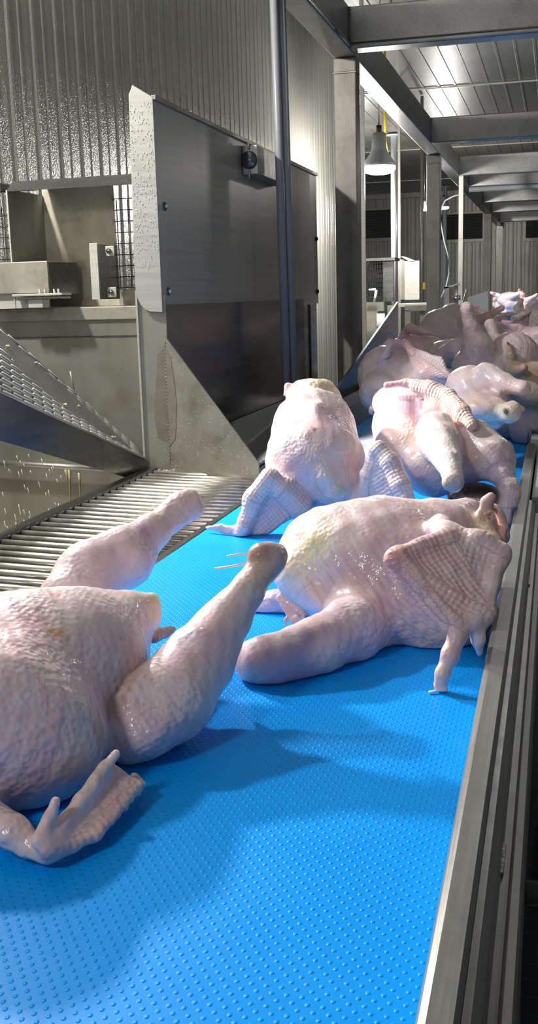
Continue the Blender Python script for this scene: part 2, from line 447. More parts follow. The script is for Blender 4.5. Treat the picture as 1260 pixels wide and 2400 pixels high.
def stain(data, patches):
    vs, C = data[0], data[2]; d = vs-np.array(CAM); z = d@np.array(CF); px = 630+FPX*(d@np.array(CR))/z; py = 1200-FPX*(d@np.array(CU))/z
    for (x, y, r, c) in patches:                     # blemish centred on the skin, spread by real distance
        near = np.hypot(px-x, py-y) < 9
        if not near.any(): continue
        i = np.where(near)[0][np.argmin(z[near])]; q = np.linalg.norm(vs-vs[i], axis=1)/r
        n = 0.75+0.35*np.sin(vs[:, 0]*310+vs[:, 2]*260)*np.sin(vs[:, 1]*290-vs[:, 2]*210)
        w = np.clip(1.25-q*n, 0, 1)[:, None]; w = w*w*(3-2*w)
        C[:] = C*(1-w)+C*np.array(c)*w
def bird(key, label, prims, h=0.004, lump=0.002, seed=0.0, avoid=(), patches=()):
    data = flesh(prims, h, lump, seed, avoid)
    stain(data, patches)
    ALLB[key] = (prims, lump, seed)
    lo = data[0].min(0); hi = data[0].max(0)
    base = Vector(((lo[0]+hi[0])/2, (lo[1]+hi[1])/2, float(lo[2])))
    e = empty('turkey_carcass', base, label, 'turkey', GRP)
    b = mesh_from('body', base, data, M['skin']); b.parent = e
    return e
# survey joint: pixel x,y, depth y -> point ; radius in pixels at that depth
def J(px, py, y): return tuple(at(px, py, 'z', y) if y < 0.7 else P(px, py, y))   # third value: height when below 0.7, else depth
def mmj(*a): return mm(J(*a)[1])
def chain(pts, k=0.02, col=SKIN, fol=0.0):
    """pts = [(px,py,depth,rpx), ...] -> tapering limb segments"""
    out = []
    for A, B in zip(pts[:-1], pts[1:]):
        out.append(cone(J(*A[:3]), J(*B[:3]), A[3]*mmj(*A[:3]), B[3]*mmj(*B[:3]), k, col, fol))
    return out
def blob(px, py, y, rx, ry, rd, tilt=0.0, k=0.04, col=SKIN, fol=0.0):
    """ellipsoid: radii in pixels across, up, and metres in depth; tilt in the picture plane"""
    s = mmj(px, py, y); c, sn = math.cos(tilt), math.sin(tilt)
    ax = CR*c - CU*sn; ay = CR*sn + CU*c
    return ell(J(px, py, y), (rx*s, ry*s, rd), ax, ay, k, col, fol)
def webp(a, b, c, th, k=0.012, col=SKIN, fol=1.0): return web(J(*a), J(*b), J(*c), th, k, col, fol)
# ------------------------------------------------------------------ conveyor
b = MB()
b.box2((-1.0, -0.9, -0.012), (-0.098, 20.0, 0.0))
b.tube([(-1.0, -0.9, -0.05), (-0.098, -0.9, -0.05)], 0.05, 24); b.tube([(-1.0, 20.0, -0.05), (-0.098, 20.0, -0.05)], 0.05, 24)
b.box2((-1.0, -0.9, -0.10), (-0.098, 20.0, -0.092))
belt = b.build('conveyor_belt', M['belt'], loc=(-0.55, 9.5, -0.1)); tag(belt, 'bright blue dimpled conveyor belt running away under the turkeys', 'conveyor belt')

fr = empty('conveyor_rail', (-0.06, 2.0, -0.97), 'grey steel side rail and legs along the right of the blue belt', 'conveyor rail')
pr = [(-0.1045, -0.10), (-0.1045, 0.052), (-0.101, 0.061), (-0.094, 0.0635), (-0.071, 0.0615), (-0.0685, 0.057), (-0.0665, 0.046), (-0.0665, -0.10)]
pr2 = [(-0.066, 0.046), (-0.058, 0.0445), (-0.050, 0.030), (-0.0465, 0.006), (-0.0375, 0.0035), (-0.033, 0.010), (-0.024, 0.010), (-0.0215, 0.004), (-0.0215, -0.12), (-0.026, -0.12), (-0.026, -0.002), (-0.045, -0.004), (-0.056, 0.026), (-0.066, 0.038)]
SR = MB().extrude_y(pr, -0.6, 4.47).build('side_rail', M['steel_rail'], fr)
MB().extrude_y(pr2, -0.6, 3.32).build('outer_ledge', M['steel_rail'], fr)
w = MB(); w.box((-0.0465, 1.205, 0.009), (0.006, 0.075, 0.006), None, 0.002); w.build('weld_bead', M['weld'], SR)
w = MB(); w.box((-0.0465, 2.50, 0.009), (0.006, 0.085, 0.006), None, 0.002); w.build('weld_bead', M['weld'], SR)
s = MB(); s.extrude_y([(-0.0998, -0.10), (-0.0998, 0.028), (-0.0985, 0.028), (-0.0985, -0.10)], -0.6, 20.0); s.build('inner_skirt', M['steel_rail'], fr)
for y in (0.6, 2.2, 3.9):
    MB().box2((-0.10, y-0.03, -0.97), (-0.04, y+0.03, -0.08), 0.004).build('leg', M['steel_rail'], fr)
MB().tube([(-0.02, 1.32, -0.10), (0.35, 1.335, -0.10)], 0.016, 20).build('cross_pipe', M['steel_rail'], fr)
g = MB(); g.box2((-0.094, 4.50, -0.06), (-0.062, 12.0, 0.050), 0.004); g.box2((-0.062, 4.5, -0.06), (0.05, 4.62, 0.03), 0.004)
o = g.build('side_guide', M['uhmw'], loc=(-0.08, 8.0, -0.06)); tag(o, 'white plastic side guide continuing behind the end of the steel rail', 'side guide')
o = MB().box2((-0.062, 3.38, -0.35), (0.30, 4.46, 0.045), 0.01).build('plastic_block', M['uhmw'], loc=(0.1, 3.5, -0.35)); tag(o, 'pale plastic cover right of the steel rail end', 'cover')

# left side of the conveyor behind the gusset: dark inner guard and rounded grey liner
o = MB().extrude_y([(-1.10, -0.1), (-1.10, 0.10), (-1.07, 0.15), (-1.04, 0.10), (-1.0, -0.02), (-1.0, -0.1)], 5.1, 12.0).build('belt_liner', M['pvc'], loc=(-1.05, 9, -0.1)); tag(o, 'rounded grey plastic liner along the far left belt edge by the column', 'liner')
p = MB(); p.prism([(-1.115, 5.1, -0.08), (-1.115, 5.1, 0.10), (-1.115, 7.9, 0.62), (-1.115, 7.9, -0.08)], (-0.012, 0, 0))
o = p.build('side_guard', M['steel_dark'], loc=(-1.1, 7, 0.05)); tag(o, 'dark sloping triangular steel guard right of the first column', 'guard')

# ------------------------------------------------------------------ round bar grate
gr = empty('bar_grate', (-1.28, 3.0, -0.03), 'grate of shiny round steel bars left of the blue belt', 'grate')
ys = [1.55+0.062*i for i in range(40)]
for y in ys:
    MB().tube([(-1.55, y+0.012, -0.004), (-1.035, y-0.012, -0.014)], 0.0105, 10).build('round_bar', M['bar'], gr)
f_ = MB(); f_.box2((-1.60, 1.4, -0.05), (-1.552, 4.03, 0.012), 0.004); f_.build('frame_rail', M['steel_dark'], gr)
f_ = MB(); f_.extrude_y([(-1.038, -0.08), (-1.038, -0.012), (-1.03, -0.003), (-1.012, -0.003), (-1.003, -0.014), (-1.003, -0.08)], 1.4, 3.86); f_.build('frame_rail', M['steel_dark'], gr)
o = MB().box2((-1.60, 1.3, -0.35), (-1.01, 4.0, -0.33)).build('drip_tray', M['steel_dark'], loc=(-1.3, 2.7, -0.35)); tag(o, 'dark drip tray under the round bars', 'tray')

# ------------------------------------------------------------------ guard machine with bolted side panel
mc = empty('guard_housing', (-1.51, 5.2, -0.97), 'tall stainless guard with bolted side panel and triangular gusset beside the bars', 'machine guard')
def rot_y(poly): return poly
side = [(-1.50, 4.03, 0.634), (-1.50, 4.03, 1.441), (-1.50, 6.93, 1.432), (-1.50, 6.93, 0.630)]
MB().prism(side, (-0.004, 0, 0)).build('side_panel', M['steel_h'], mc)
# bright folded front flange: pointed top, rounded lower corner
yf = 4.028
fl = [(-1.50, 1.435), (-1.579, 1.484), (-1.596, 1.449), (-1.609, 0.737), (-1.602, 0.690), (-1.590, 0.664), (-1.572, 0.645), (-1.550, 0.636), (-1.50, 0.632)]
MB().prism([(x, yf, z) for x, z in fl], (0, 0.004, 0)).build('front_flange', M['steel_bright'], mc, bev=0.001)
MB().box2((-1.5045, 4.028, 1.425), (-1.488, 6.93, 1.443), 0.002).build('top_edge', M['steel'], mc)
MB().box2((-1.615, 4.045, -0.04), (-1.492, 4.049, 0.70)).build('foot_plate', M['steel_stained'], mc)
MB().box2((-1.615, 4.036, -0.04), (-1.607, 4.048, 0.72)).build('edge_strip', M['steel_bright'], mc)
gs = [(-1.494, 4.022, -0.03), (-1.494, 4.022, 0.54), (-1.083, 3.877, 0.06), (-1.078, 3.875, -0.04)]
MB().prism(gs, (0.002, 0.005, 0)).build('gusset', M['steel_stained'], mc)
MB().prism([(-1.496, 4.06, -0.04), (-1.496, 4.06, 0.66), (-1.496, 6.5, 0.66), (-1.496, 6.5, -0.04)], (-0.004, 0, 0)).build('lower_panel', M['steel_mirror'], mc)
MB().prism([(-1.49, 4.10, 0.10), (-1.49, 7.0, 0.10), (-1.17, 7.0, 0.0), (-1.17, 4.10, 0.0)], (0, 0, -0.01)).build('inner_ledge', M['dark_liner'], mc)
MB().tube([(-1.165, 4.10, 0.006), (-1.165, 7.0, 0.006)], 0.006, 10).build('ledge_rod', M['bar'], mc)
MB().box2((-1.53, 6.60, -0.02), (-1.502, 6.88, 0.63)).build('rear_panel', M['steel_dark'], mc)
MB().box2((-1.500, 6.66, 0.0), (-1.496, 6.68, 0.625)).build('seam_strip', M['black'], mc)
wd = MB()
for i in range(40): wd.lathe([(0, -0.004), (0.003, -0.002), (0.003, 0.002), (0, 0.004)], (-1.494+random.uniform(-.001, .001), 4.021, -0.02+0.0137*i), 7)
wd.build('corner_weld', M['weld'], mc)
rs = random.Random(5); zs = [0.13+0.028*i for i in range(13)]
MB().prism([(-1.4945, 4.0446, z) for z in (zs[-1]+.03, zs[0]-.02)]+[(-1.548-rs.uniform(-.001, .003)-0.010*math.sin(i*0.42), 4.0446, z) for i, z in enumerate(zs)], (0, -0.0006, 0)).build('wet_stain', M['stain'], mc)
MB().prism([(-1.4935, 4.0205, zs[0]-.03), (-1.4935, 4.0205, zs[-1]+.03)]+[(x, 4.022-(x+1.494)*0.353-0.0012, z) for x, z in [(-1.464+rs.uniform(-.0015, .0015)+0.012*math.sin(i*0.3), z) for i, z in enumerate(zs)][::-1]], (0, -0.0004, 0)).build('wet_stain', M['stain'], mc)
def bolt(px, py, y, parent, dark=False):
    p = P(px, py, y); Mx = Matrix.Rotation(PI/2, 4, 'Y'); p = Vector((-1.4995, p[1], p[2]))
    w_ = MB().lathe([(0.0, 0), (0.017, 0), (0.017, 0.003), (0, 0.003)], p, 18, Mx).build('washer', M['steel_dark'] if not dark else M['black'], parent)
    MB().lathe([(0.0, 0.003), (0.0105, 0.003), (0.0105, 0.012), (0.009, 0.0135), (0, 0.0135)], p, 6, Mx).build('bolt', M['bar'] if not dark else M['black'], w_)
for a in ((385, 484, 4.105), (393, 683, 4.103)): bolt(*a, mc)
for a in ((737, 560, 6.89), (740, 683, 6.89)): bolt(*a, mc, True)
# switch box with round disc on the panel
bx = empty('switch_box', (-1.50, 5.5, 1.24), 'small steel box with round dark disc on the tall side panel', 'switch box')
MB().box2((-1.498, 5.23, 1.269), (-1.422, 5.85, 1.404), 0.003).build('box', M['steel'], bx)
DK = MB().lathe([(0.0, 0.0), (0.042, 0.0), (0.042, 0.006), (0.034, 0.014), (0.0, 0.018)], (-1.462, 5.228, 1.335), 28, Matrix.Rotation(PI/2, 4, 'X')).build('disc', M['steel_dark'], bx)
MB().tube([(-1.462, 5.219, 1.385), (-1.462, 5.219, 1.415)], 0.005, 8).build('pin', M['bar'], DK); MB().tube([(-1.462, 5.219, 1.25), (-1.462, 5.219, 1.285)], 0.005, 8).build('pin', M['bar'], DK)
MB().box2((-1.46, 5.73, 1.258), (-1.435, 5.79, 1.269)).build('catch', M['black'], bx)
# water drops clinging to the flange: nobody could count them
dr = MB()
for i in range(260):
    x = random.uniform(-1.597, -1.505); z = random.uniform(0.80, 1.42)
    dr.lathe([(0, -0.0022), (0.0016, -0.0012), (0.0013, 0.0018), (0, 0.003)], (x, 4.0275, z), 6)
for i in range(150):
    t = random.random(); x = -1.60+0.48*t; z = random.uniform(0.0, max(0.03, min(0.5, 0.5-1.05*max(0, (x+1.49)))))
    yy = 4.044 if x < -1.494 else 4.022-(x+1.494)*0.353-0.0005
    dr.lathe([(0, -0.0016), (0.0014, -0.001), (0.0011, 0.0012), (0, 0.002)], (x, yy, z), 6)
o = dr.build('water_drops', M['water'], loc=(-1.5, 4.02, 0.9)); tag(o, 'small water droplets clinging to the bright folded guard', 'water drops', kind='stuff')
cr = MB()
for i in range(90): cr.lathe([(0, -0.004), (0.005, 0), (0, 0.004)], (random.uniform(-1.60, -1.47), 4.01+random.uniform(-.008, .012), random.uniform(-0.015, 0.006)), 6)
o = cr.build('froth_crumbs', M['foam'], loc=(-1.55, 4.0, 0)); tag(o, 'line of cream froth at the foot of the tall guard', 'froth', kind='stuff')

# ------------------------------------------------------------------ two grey pipes
for nm, px, y, r, lab in (('a', 676, 5.48, 0.021, 'left one of two thin grey vertical pipes before the guard panel'), ('b', 692, 5.52, 0.021, 'right one of two thin grey vertical pipes before the guard panel')):
    x = P(664 if nm == 'a' else 681, 600, y)[0]
    o = MB().tube([(x+0.012, y, -0.9), (x-0.035, y, 3.85)], r, 18).build('vertical_pipe', M['pvc'], loc=(x, y, -0.9)); tag(o, lab, 'pipe', 'grey pipes before the guard')

# ------------------------------------------------------------------ tank and guard boxes at left
YT = 4.5
tk = empty('steel_tank', (-2.2, YT, -0.97), 'grimy grey steel tank wall at left behind the sloping grid', 'tank')
MB().box2((-2.94, YT, -0.97), (-1.62, YT+0.02, 0.655)).build('front_wall', M['steel_tank'], tk)
MB().box2((-2.94, YT-0.012, 0.60), (-1.62, YT+0.60, 0.658), 0.004).build('rim', M['steel_stained'], tk)
MB().box2((-2.94, YT-0.004, 0.525), (-1.62, YT, 0.530)).build('seam', M['steel_dark'], tk)
d_ = MB()
for px, y0, y1, w in ((162, 1095, 1180, 0.006), (185, 1108, 1165, 0.005), (155, 1100, 1125, 0.009)):
    a, c = P(px, y0, YT), P(px+3, y1, YT); d_.tube([(a[0], YT-0.002, a[2]), ((a[0]+c[0])/2, YT-0.004, (a[2]+c[2])/2), (c[0], YT-0.002, c[2])], w, 8, True, 0.002)
d_.build('grease_drip', M['drip'], tk)
a = P(165, 870, YT); c = P(173, 915, YT)
MB().tube([(a[0], YT-0.001, a[2]), (c[0], YT-0.001, c[2])], 0.005, 8, True, 0.004).build('rust_streak', M['steel_stained'], tk)
a = P(-40, 1078, YT); MB().tube([(a[0], YT-0.05, a[2]), (-1.9, YT-0.05, P(150, 1095, YT)[2])], 0.013, 12).build('front_pipe', M['steel'], tk)
sp = MB()
for i in range(46):
    px = random.uniform(5, 150); py = random.uniform(1060, 1250); q = P(px, py, 4.2)
    sp.tube([q, q+Vector((0.004, 0, -random.uniform(0.012, 0.03)))], 0.0018, 5)
o = sp.build('falling_water', M['water'], loc=(-2.3, 4.2, -0.2)); tag(o, 'thin streaks of water dripping in front of the tank under the grid', 'water', kind='stuff')
fm = MB()
for i in range(260):
    fm.lathe([(0, -0.02), (0.018, -0.008), (0.02, 0.006), (0, 0.02)], (random.uniform(-2.9, -1.9), random.uniform(3.9, 4.45), -0.42+random.uniform(-.01, .015)), 8)
fm.box2((-3.0, 3.6, -0.46), (-1.62, YT, -0.43))
o = fm.build('white_foam', M['foam'], loc=(-2.3, 4.2, -0.45)); tag(o, 'white foam on the water at the foot of the tank at far left', 'foam', kind='stuff')

def guard_box(x0, x1, z0, z1, y, depth, mesh_x, lab, parts=True):
    e = empty('guard_box', ((x0+x1)/2, y, z0), lab, 'guard box', 'open guard boxes behind the tank')
    t = 0.004
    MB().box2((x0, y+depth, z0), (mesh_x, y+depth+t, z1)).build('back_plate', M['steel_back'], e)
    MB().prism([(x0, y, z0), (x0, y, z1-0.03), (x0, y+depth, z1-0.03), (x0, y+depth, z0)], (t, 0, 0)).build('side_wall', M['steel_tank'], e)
    MB().prism([(x0, y, z1-0.035), (x0+0.03, y, z1), (x1, y, z1+0.004), (x1, y+depth, z1+0.004), (x0+0.03, y+depth, z1)], (0, 0, -0.004)).build('hood', M['steel_dark'], e)
    MB().prism([(x0, y-0.002, z1-0.04), (x0+0.03, y-0.002, z1), (x1, y-0.002, z1), (x1, y-0.002, z1-0.04)], (0, 0.004, 0)).build('hood_edge', M['steel_dark'], e)
    MB().box2((x0-0.003, y-0.004, z0), (x0+0.003, y+0.004, z1-0.035)).build('front_lip', M['steel_bright'], e)
    wr = MB(); xm = mesh_x+0.02
    while xm < x1: wr.tube([(xm, y+depth-0.02, z0+0.08), (xm, y+depth-0.02, z1-0.07)], 0.0022, 6); xm += 0.055
    zz = z0+0.08
    while zz < z1-0.06: wr.tube([(mesh_x+0.005, y+depth-0.02, zz), (x1, y+depth-0.02, zz)], 0.0022, 6); zz += 0.05
    WM = wr.build('wire_mesh', M['steel_dark'], e)
    zz = z0+0.08
    while zz < z1-0.05: MB().box((mesh_x+0.006, y+depth-0.024, zz), (0.012, 0.006, 0.016), None, 0.002).build('mesh_clip', M['weld'], WM); zz += 0.10
    MB().box2((mesh_x, y+depth, z0), (x1, y+depth+t, z0+0.07)).build('lower_strip', M['steel_stained'], e)
    return e
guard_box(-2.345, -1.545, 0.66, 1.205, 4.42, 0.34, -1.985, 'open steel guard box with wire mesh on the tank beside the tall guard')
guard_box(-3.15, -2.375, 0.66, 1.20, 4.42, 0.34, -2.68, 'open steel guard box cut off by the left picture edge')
e = empty('bracket_plate', (-1.95, 4.60, 0.66), 'upright angle bracket with two bolts inside the guard box', 'bracket')
MB().box2((-2.015, 4.52, 0.69), (-1.975, 4.526, 0.935), 0.001).build('front_face', M['steel_bright'], e); MB().box2((-1.977, 4.52, 0.69), (-1.972, 4.74, 0.93)).build('side_face', M['steel_dark'], e)
for z in (0.90, 0.72):
    MB().box2((-1.955, 4.56, z-0.022), (-1.915, 4.566, z+0.022), 0.002).build('lug', M['steel_bright'], e); MB().lathe([(0, 0), (0.012, 0), (0.012, 0.012), (0, 0.014)], (-1.935, 4.556, z), 6, Matrix.Rotation(PI/2, 4, 'X')).build('bolt', M['steel_dark'], e)
e = empty('cover_beam', (-2.5, 4.5, 0.75), 'long grey rectangular steel cover lying along the tank rim', 'cover')
MB().box2((-3.2, 4.40, 0.725), (-2.165, 4.70, 0.862), 0.004).build('cover', M['steel_stained'], e); MB().prism([(-2.163, 4.40, 0.72), (-2.163, 4.70, 0.72), (-2.163, 4.70, 0.86), (-2.163, 4.40, 0.855)], (0.004, 0, 0)).build('end_cap', M['steel_dark'], e)
MB().box2((-2.80, 4.42, 0.66), (-2.26, 4.6, 0.725)).build('foot', M['steel_bright'], e)
e = empty('hinge_clamp', (-2.2, 4.42, 0.66), 'flat layered hinge clamp with small bolts on the tank rim', 'clamp')
MB().box2((-2.325, 4.36, 0.712), (-2.085, 4.46, 0.722), 0.002).build('plate', M['steel_bright'], e); MB().box2((-2.30, 4.37, 0.698), (-2.09, 4.46, 0.707), 0.002).build('plate', M['steel'], e)
MB().box2((-2.26, 4.38, 0.66), (-2.19, 4.45, 0.698), 0.003).build('foot', M['steel_bright'], e)
for x in (-2.20, -2.175, -2.13, -2.11): MB().tube([(x, 4.38, 0.70), (x, 4.38, 0.740)], 0.005, 6).build('bolt', M['bar'], e)

# ------------------------------------------------------------------ sloping slotted chute
ch = empty('sloping_chute', tuple(P(150, 1000, 3.7)), 'sloping slotted steel chute coming down from the left picture edge', 'chute')
A0, A1 = P(-160, 845, 2.85), P(340, 1076, 4.00); B0, B1_ = P(-160, 625, 3.55), P(342, 1068, 4.28)
nrm = (A1-A0).cross(B0-A0).normalized(); nrm = nrm if nrm.z > 0 else -nrm
MB().prism([A0, A1, B1_, B0], nrm*-0.006).build('slotted_plate', M['steel_dark'], ch)
rd = MB(); NR = 24
for i in range(NR):
    t = (i+0.7)/(NR+0.3); S, T = A0.lerp(B0, t), A1.lerp(B1_, t); n = 11
    for j in range(n):
        u0 = (j+0.5*(i % 2))/n; u1 = u0+0.84/n
        if u1 < 1: rd.tube([S.lerp(T, u0)+nrm*0.002, S.lerp(T, u1)+nrm*0.002], 0.0030, 6)
rd.build('slot_ribs', M['steel_bright'], ch)
dn = Vector((0, 0, -1))
MB().prism([A0, A1, A1+dn*0.10, A0+dn*0.185], (0, 0.01, 0)).build('side_beam', M['steel_dark'], ch)
MB().tube([A0, A1], 0.006, 10).build('beam_edge', M['steel'], ch)
fg = MB()
for t, u in ((0.72, 0.30), (0.80, 0.42), (0.35, 0.55), (0.55, 0.62), (0.25, 0.80)):
    q = A0.lerp(B0, t).lerp(A1.lerp(B1_, t), u)+nrm*0.006
    for k in range(5): fg.lathe([(0, -0.005), (0.006, 0), (0, 0.005)], q+Vector((random.uniform(-.018, .018), random.uniform(-.01, .01), 0)), 7)
o = fg.build('fat_scraps', M['fat'], loc=tuple(P(150, 950, 3.9))); tag(o, 'tiny yellow fat scraps stuck on the sloping slotted chute', 'scraps', kind='stuff')

# ------------------------------------------------------------------ room shell
FZ = -0.97; CZ = 3.85; YR = 36.0
struct(MB().box2((-8, -4, FZ-0.05), (4.5, YR+0.2, FZ)).build('floor', M['floor']))
def ribbed(axis, c, a0, a1, z0, z1, pitch=0.30, face=1, hr=0.012):
    """ribbed sheet wall; ribs run upward; axis = direction along which the sheet runs"""
    pts = []; a = a0
    while a < a1:
        for da, h in ((0, 0), (0.30, 0), (0.36, hr), (0.44, hr), (0.50, 0), (0.78, 0), (0.81, hr*0.5), (0.86, hr*0.5), (0.89, 0)):
            pts.append((a+da*pitch, h))
        a += pitch
    pts.append((a1, 0)); bm = MB()
    if axis == 'y': poly = [(c+face*h, y, z0) for y, h in pts]
    else: poly = [(y, c+face*h, z0) for y, h in pts]
    vb = [bm.bm.verts.new(p) for p in poly]; vt = [bm.bm.verts.new((p[0], p[1], z1)) for p in poly]
    for i in range(len(vb)-1): bm.bm.faces.new((vb[i], vb[i+1], vt[i+1], vt[i]))
    return bm
w = ribbed('y', -2.97, -2.0, 15.4, FZ, CZ, 0.305, 1, 0.007)
struct(w.build('wall_left', M['wall']))
for i, y in enumerate((2.9, 5.95, 9.0, 12.05)):
    struct(MB().box2((-3.0, y-0.006, FZ), (-2.985, y+0.006, CZ)).build('trim_%d' % (i+1), M['steel_dark']))
struct(MB().box2((-3.04, 15.36, FZ), (-2.96, 15.44, CZ)).build('trim_5', M['steel_bright']))
w = ribbed('x', YR, -8, 4.5, FZ, CZ, 0.26, -1)
struct(w.build('wall_rear', M['rear']))
w = ribbed('x', 15.5, -8, -3.0, FZ, CZ, 0.3, 1); struct(w.build('wall_return', M['rear']))
w = ribbed('y', 4.5, 6.0, YR, FZ, CZ, 0.3, -1); struct(w.build('wall_right', M['rear']))
# ceiling: sheets with ribs along y
bm = MB(); x = -8.0; pts = []
while x < 4.5:
    for da, h in ((0, 0), (0.45, 0), (0.48, 0.01), (0.60, 0.01), (0.63, 0)): pts.append((x+da*0.25, CZ-h))
    x += 0.25
vb = [bm.bm.verts.new((p[0], -4, p[1])) for p in pts]; vt = [bm.bm.verts.new((p[0], YR, p[1])) for p in pts]
for i in range(len(vb)-1): bm.bm.faces.new((vb[i], vb[i+1], vt[i+1], vt[i]))
struct(bm.build('ceiling', M['ceil']))
for i, y in enumerate((5.5, 11.7, 17.9, 25.1, 31.8)):
    struct(MB().box2((-8, y-0.02, CZ-0.03), (4.5, y+0.02, CZ-0.008)).build('trim_%d' % (i+6), M['steel_bright']))
struct(MB().box2((-8, YR-.25, CZ-0.15), (4.5, YR, CZ)).build('trim_11', M['rear']))

# louvres in the rear wall
def louvre(x0, x1, z0, z1, lab):
    e = empty('louvre_panel', ((x0+x1)/2, YR-0.05, z0), lab, 'louvre', 'louvres in the rear wall')
    MB().box2((x0, YR-.07, z0), (x1, YR-.02, z1)).build('back', M['black'], e)
    f = MB(); 
    for a, c in (((x0-.06, YR-.14, z1), (x1+.06, YR-.04, z1+.06)), ((x0-.06, YR-.16, z0-.10), (x1+.06, YR-.04, z0)), ((x0-.06, YR-.14, z0), (x0, YR-.04, z1)), ((x1, YR-.14, z0), (x1+.06, YR-.04, z1))): f.box2(a, c)
    f.build('frame', M['rear'], e)
    s = MB(); z = z0+0.03; R = Matrix.Rotation(math.radians(35), 3, 'X')
    while z < z1: s.box(((x0+x1)/2, YR-.11, z), (x1-x0, 0.07, 0.012), R); z += 0.072
    s.build('slats', M['louver'], e)
louvre(P(780,500,YR)[0], P(921,500,YR)[0], P(900,558,YR)[2], P(900,492,YR)[2], 'wide dark louvre left of the bright hanging lamp pole')
louvre(P(1030,530,YR)[0], P(1131,530,YR)[0], P(1090,561,YR)[2], P(1090,502,YR)[2], 'dark louvre behind the thin post right of the second column')
louvre(P(1232,530,YR)[0], 0.4, P(1250,558,YR)[2], P(1250,503,YR)[2], 'dark louvre at the right edge over the far heap')

# ------------------------------------------------------------------ steel frame over the line: each column, long beam and cross beam
def column(x0, y0, w, z1, lab):
    e = empty('frame_column', (x0+w/2, y0+w/2, FZ), lab, 'column', 'square steel columns of the overhead frame')
    MB().box2((x0, y0, FZ), (x0+w, y0+w, z1-0.09), 0.006).build('post', M['steel_col'], e)
    MB().box2((x0, y0, z1-0.086), (x0+w, y0+w, z1), 0.006).build('head', M['steel_col'], e)
    MB().box2((x0-0.003, y0-0.003, z1-0.091), (x0+w+0.003, y0+w+0.003, z1-0.085), 0.001).build('weld', M['weld'], e)
column(-1.392, 7.0, 0.142, 2.135, 'nearest square steel column rising beside the ribbed wall')
column(-1.395, 12.1, 0.145, 2.135, 'second square steel column, behind the hanging lamp')
column(-1.39, 21.6, 0.14, 2.135, 'third square steel column beyond the thin post')
column(-1.36, 25.6, 0.14, 2.135, 'farthest slim steel column close to the rear wall')
bm_ = MB(); bm_.extrude_y([(-1.39, 2.137), (-1.25, 2.137), (-1.25, 2.38), (-1.39, 2.38)], 2.5, 26.7)
o = bm_.build('long_beam', M['steel_beam'], loc=(-1.32, 14, 2.137), bev=0.008); tag(o, 'long square steel beam running away over the columns', 'beam')
o = MB().tube([(-1.243, 2.6, 2.155), (-1.243, 6.3, 2.155)], 0.012, 12).build('conduit', M['steel'], loc=(-1.243, 4.5, 2.155)); tag(o, 'thin conduit along the near lower edge of the long beam', 'conduit')
o = MB().tube([(-1.243, 6.32, 2.155), (-1.243, 6.76, 2.155)], 0.012, 12).build('conduit', M['steel'], loc=(-1.243, 6.5, 2.155)); tag(o, 'short conduit end piece just before the nearest cross beam', 'conduit')
names = ['nearest', 'second', 'third', 'fourth', 'fifth', 'sixth', 'seventh']
for i, y in enumerate((6.79, 11.19, 14.42, 16.0, 19.0, 21.45, 24.5)):
    e = empty('cross_beam', (0.6, y+0.075, 2.137), '%s steel cross beam out from the long beam, counted from the camera' % names[i], 'beam', 'cross beams of the overhead frame')
    MB().box2((-1.248, y, 2.139), (4.4, y+0.15, 2.378)).build('beam', M['steel_beam'], e, bev=0.010)
    MB().tube([(-1.245, y-0.001, 2.142), (-1.245, y-0.001, 2.376)], 0.006, 8).build('weld', M['weld'], e)
    if i == 0: MB().tube([(-1.24, y-0.003, 2.168), (4.4, y-0.003, 2.168)], 0.006, 8).build('weld_line', M['weld'], e)
o = MB().tube([(-1.25, 16.07, 2.103), (0.8, 16.07, 2.103), (4.0, 16.07, 2.103)], 0.035, 14).build('service_pipe', M['pvc'], loc=(0, 16.07, 2.07)); tag(o, 'bluish grey service pipe hanging under the fourth cross beam', 'pipe')
x = P(1080, 600, 14.6)[0]
o = MB().box2((x-0.028, 14.5, FZ), (x+0.028, 14.56, 2.14)).build('thin_post', M['steel_col'], loc=(x, 14.5, FZ)); tag(o, 'thin grey post between the second and third columns', 'post')
# white hanging pipes and cable
def droppipe(px, y, z0, r, lab, mat='pvc_white'):
    x = P(px, 600, y)[0]; e = empty('drop_pipe', (x, y, z0), lab, 'pipe')
    MB().tube([(x, y, z0), (x, y, CZ-0.03)], r, 14).build('pipe', M[mat], e)
    MB().lathe([(r, 0), (r*2.4, 0), (r*2.4, 0.02), (r, 0.03)], (x, y, CZ-0.05), 16).build('ceiling_flange', M['pvc_white'], e)
droppipe(923, 22.5, -0.97, 0.062, 'bright white vertical pipe right of the hanging lamp')
droppipe(1041, 34.0, -0.97, 0.068, 'white vertical pipe behind the small far lamp')
x = P(988, 600, 18.5)[0]
o = MB().tube([(x, 18.5, -0.97), (x, 18.5, CZ-.02)], 0.026, 10).build('rusty_pipe', M['steel_stained'], loc=(x, 18.5, -0.97)); tag(o, 'brownish thin pipe left of the second column', 'pipe')
x = P(935, 600, 16.9)[0]
o = MB().box2((x-0.02, 16.9, -0.97), (x+0.02, 16.94, CZ-.02)).build('strut', M['steel'], loc=(x, 16.9, -0.97)); tag(o, 'thin dark strut just behind the bright white pipe', 'strut')
o = MB().box2(tuple(P(852, 700, 12.0)-Vector((0.02, 0, 1.6))), tuple(P(852, 700, 12.0)+Vector((0.02, 0.05, 3.2)))).build('strut', M['steel_bright'], loc=tuple(P(852, 700, 12)-Vector((0, 0, 1.6)))); tag(o, 'pale strut hugging the right side of the nearest column', 'strut')
cp = [(1082, 455), (1062, 460), (1043, 470), (1033, 488), (1033, 530), (1040, 565), (1050, 600), (1052, 640), (1045, 670), (1033, 698)]
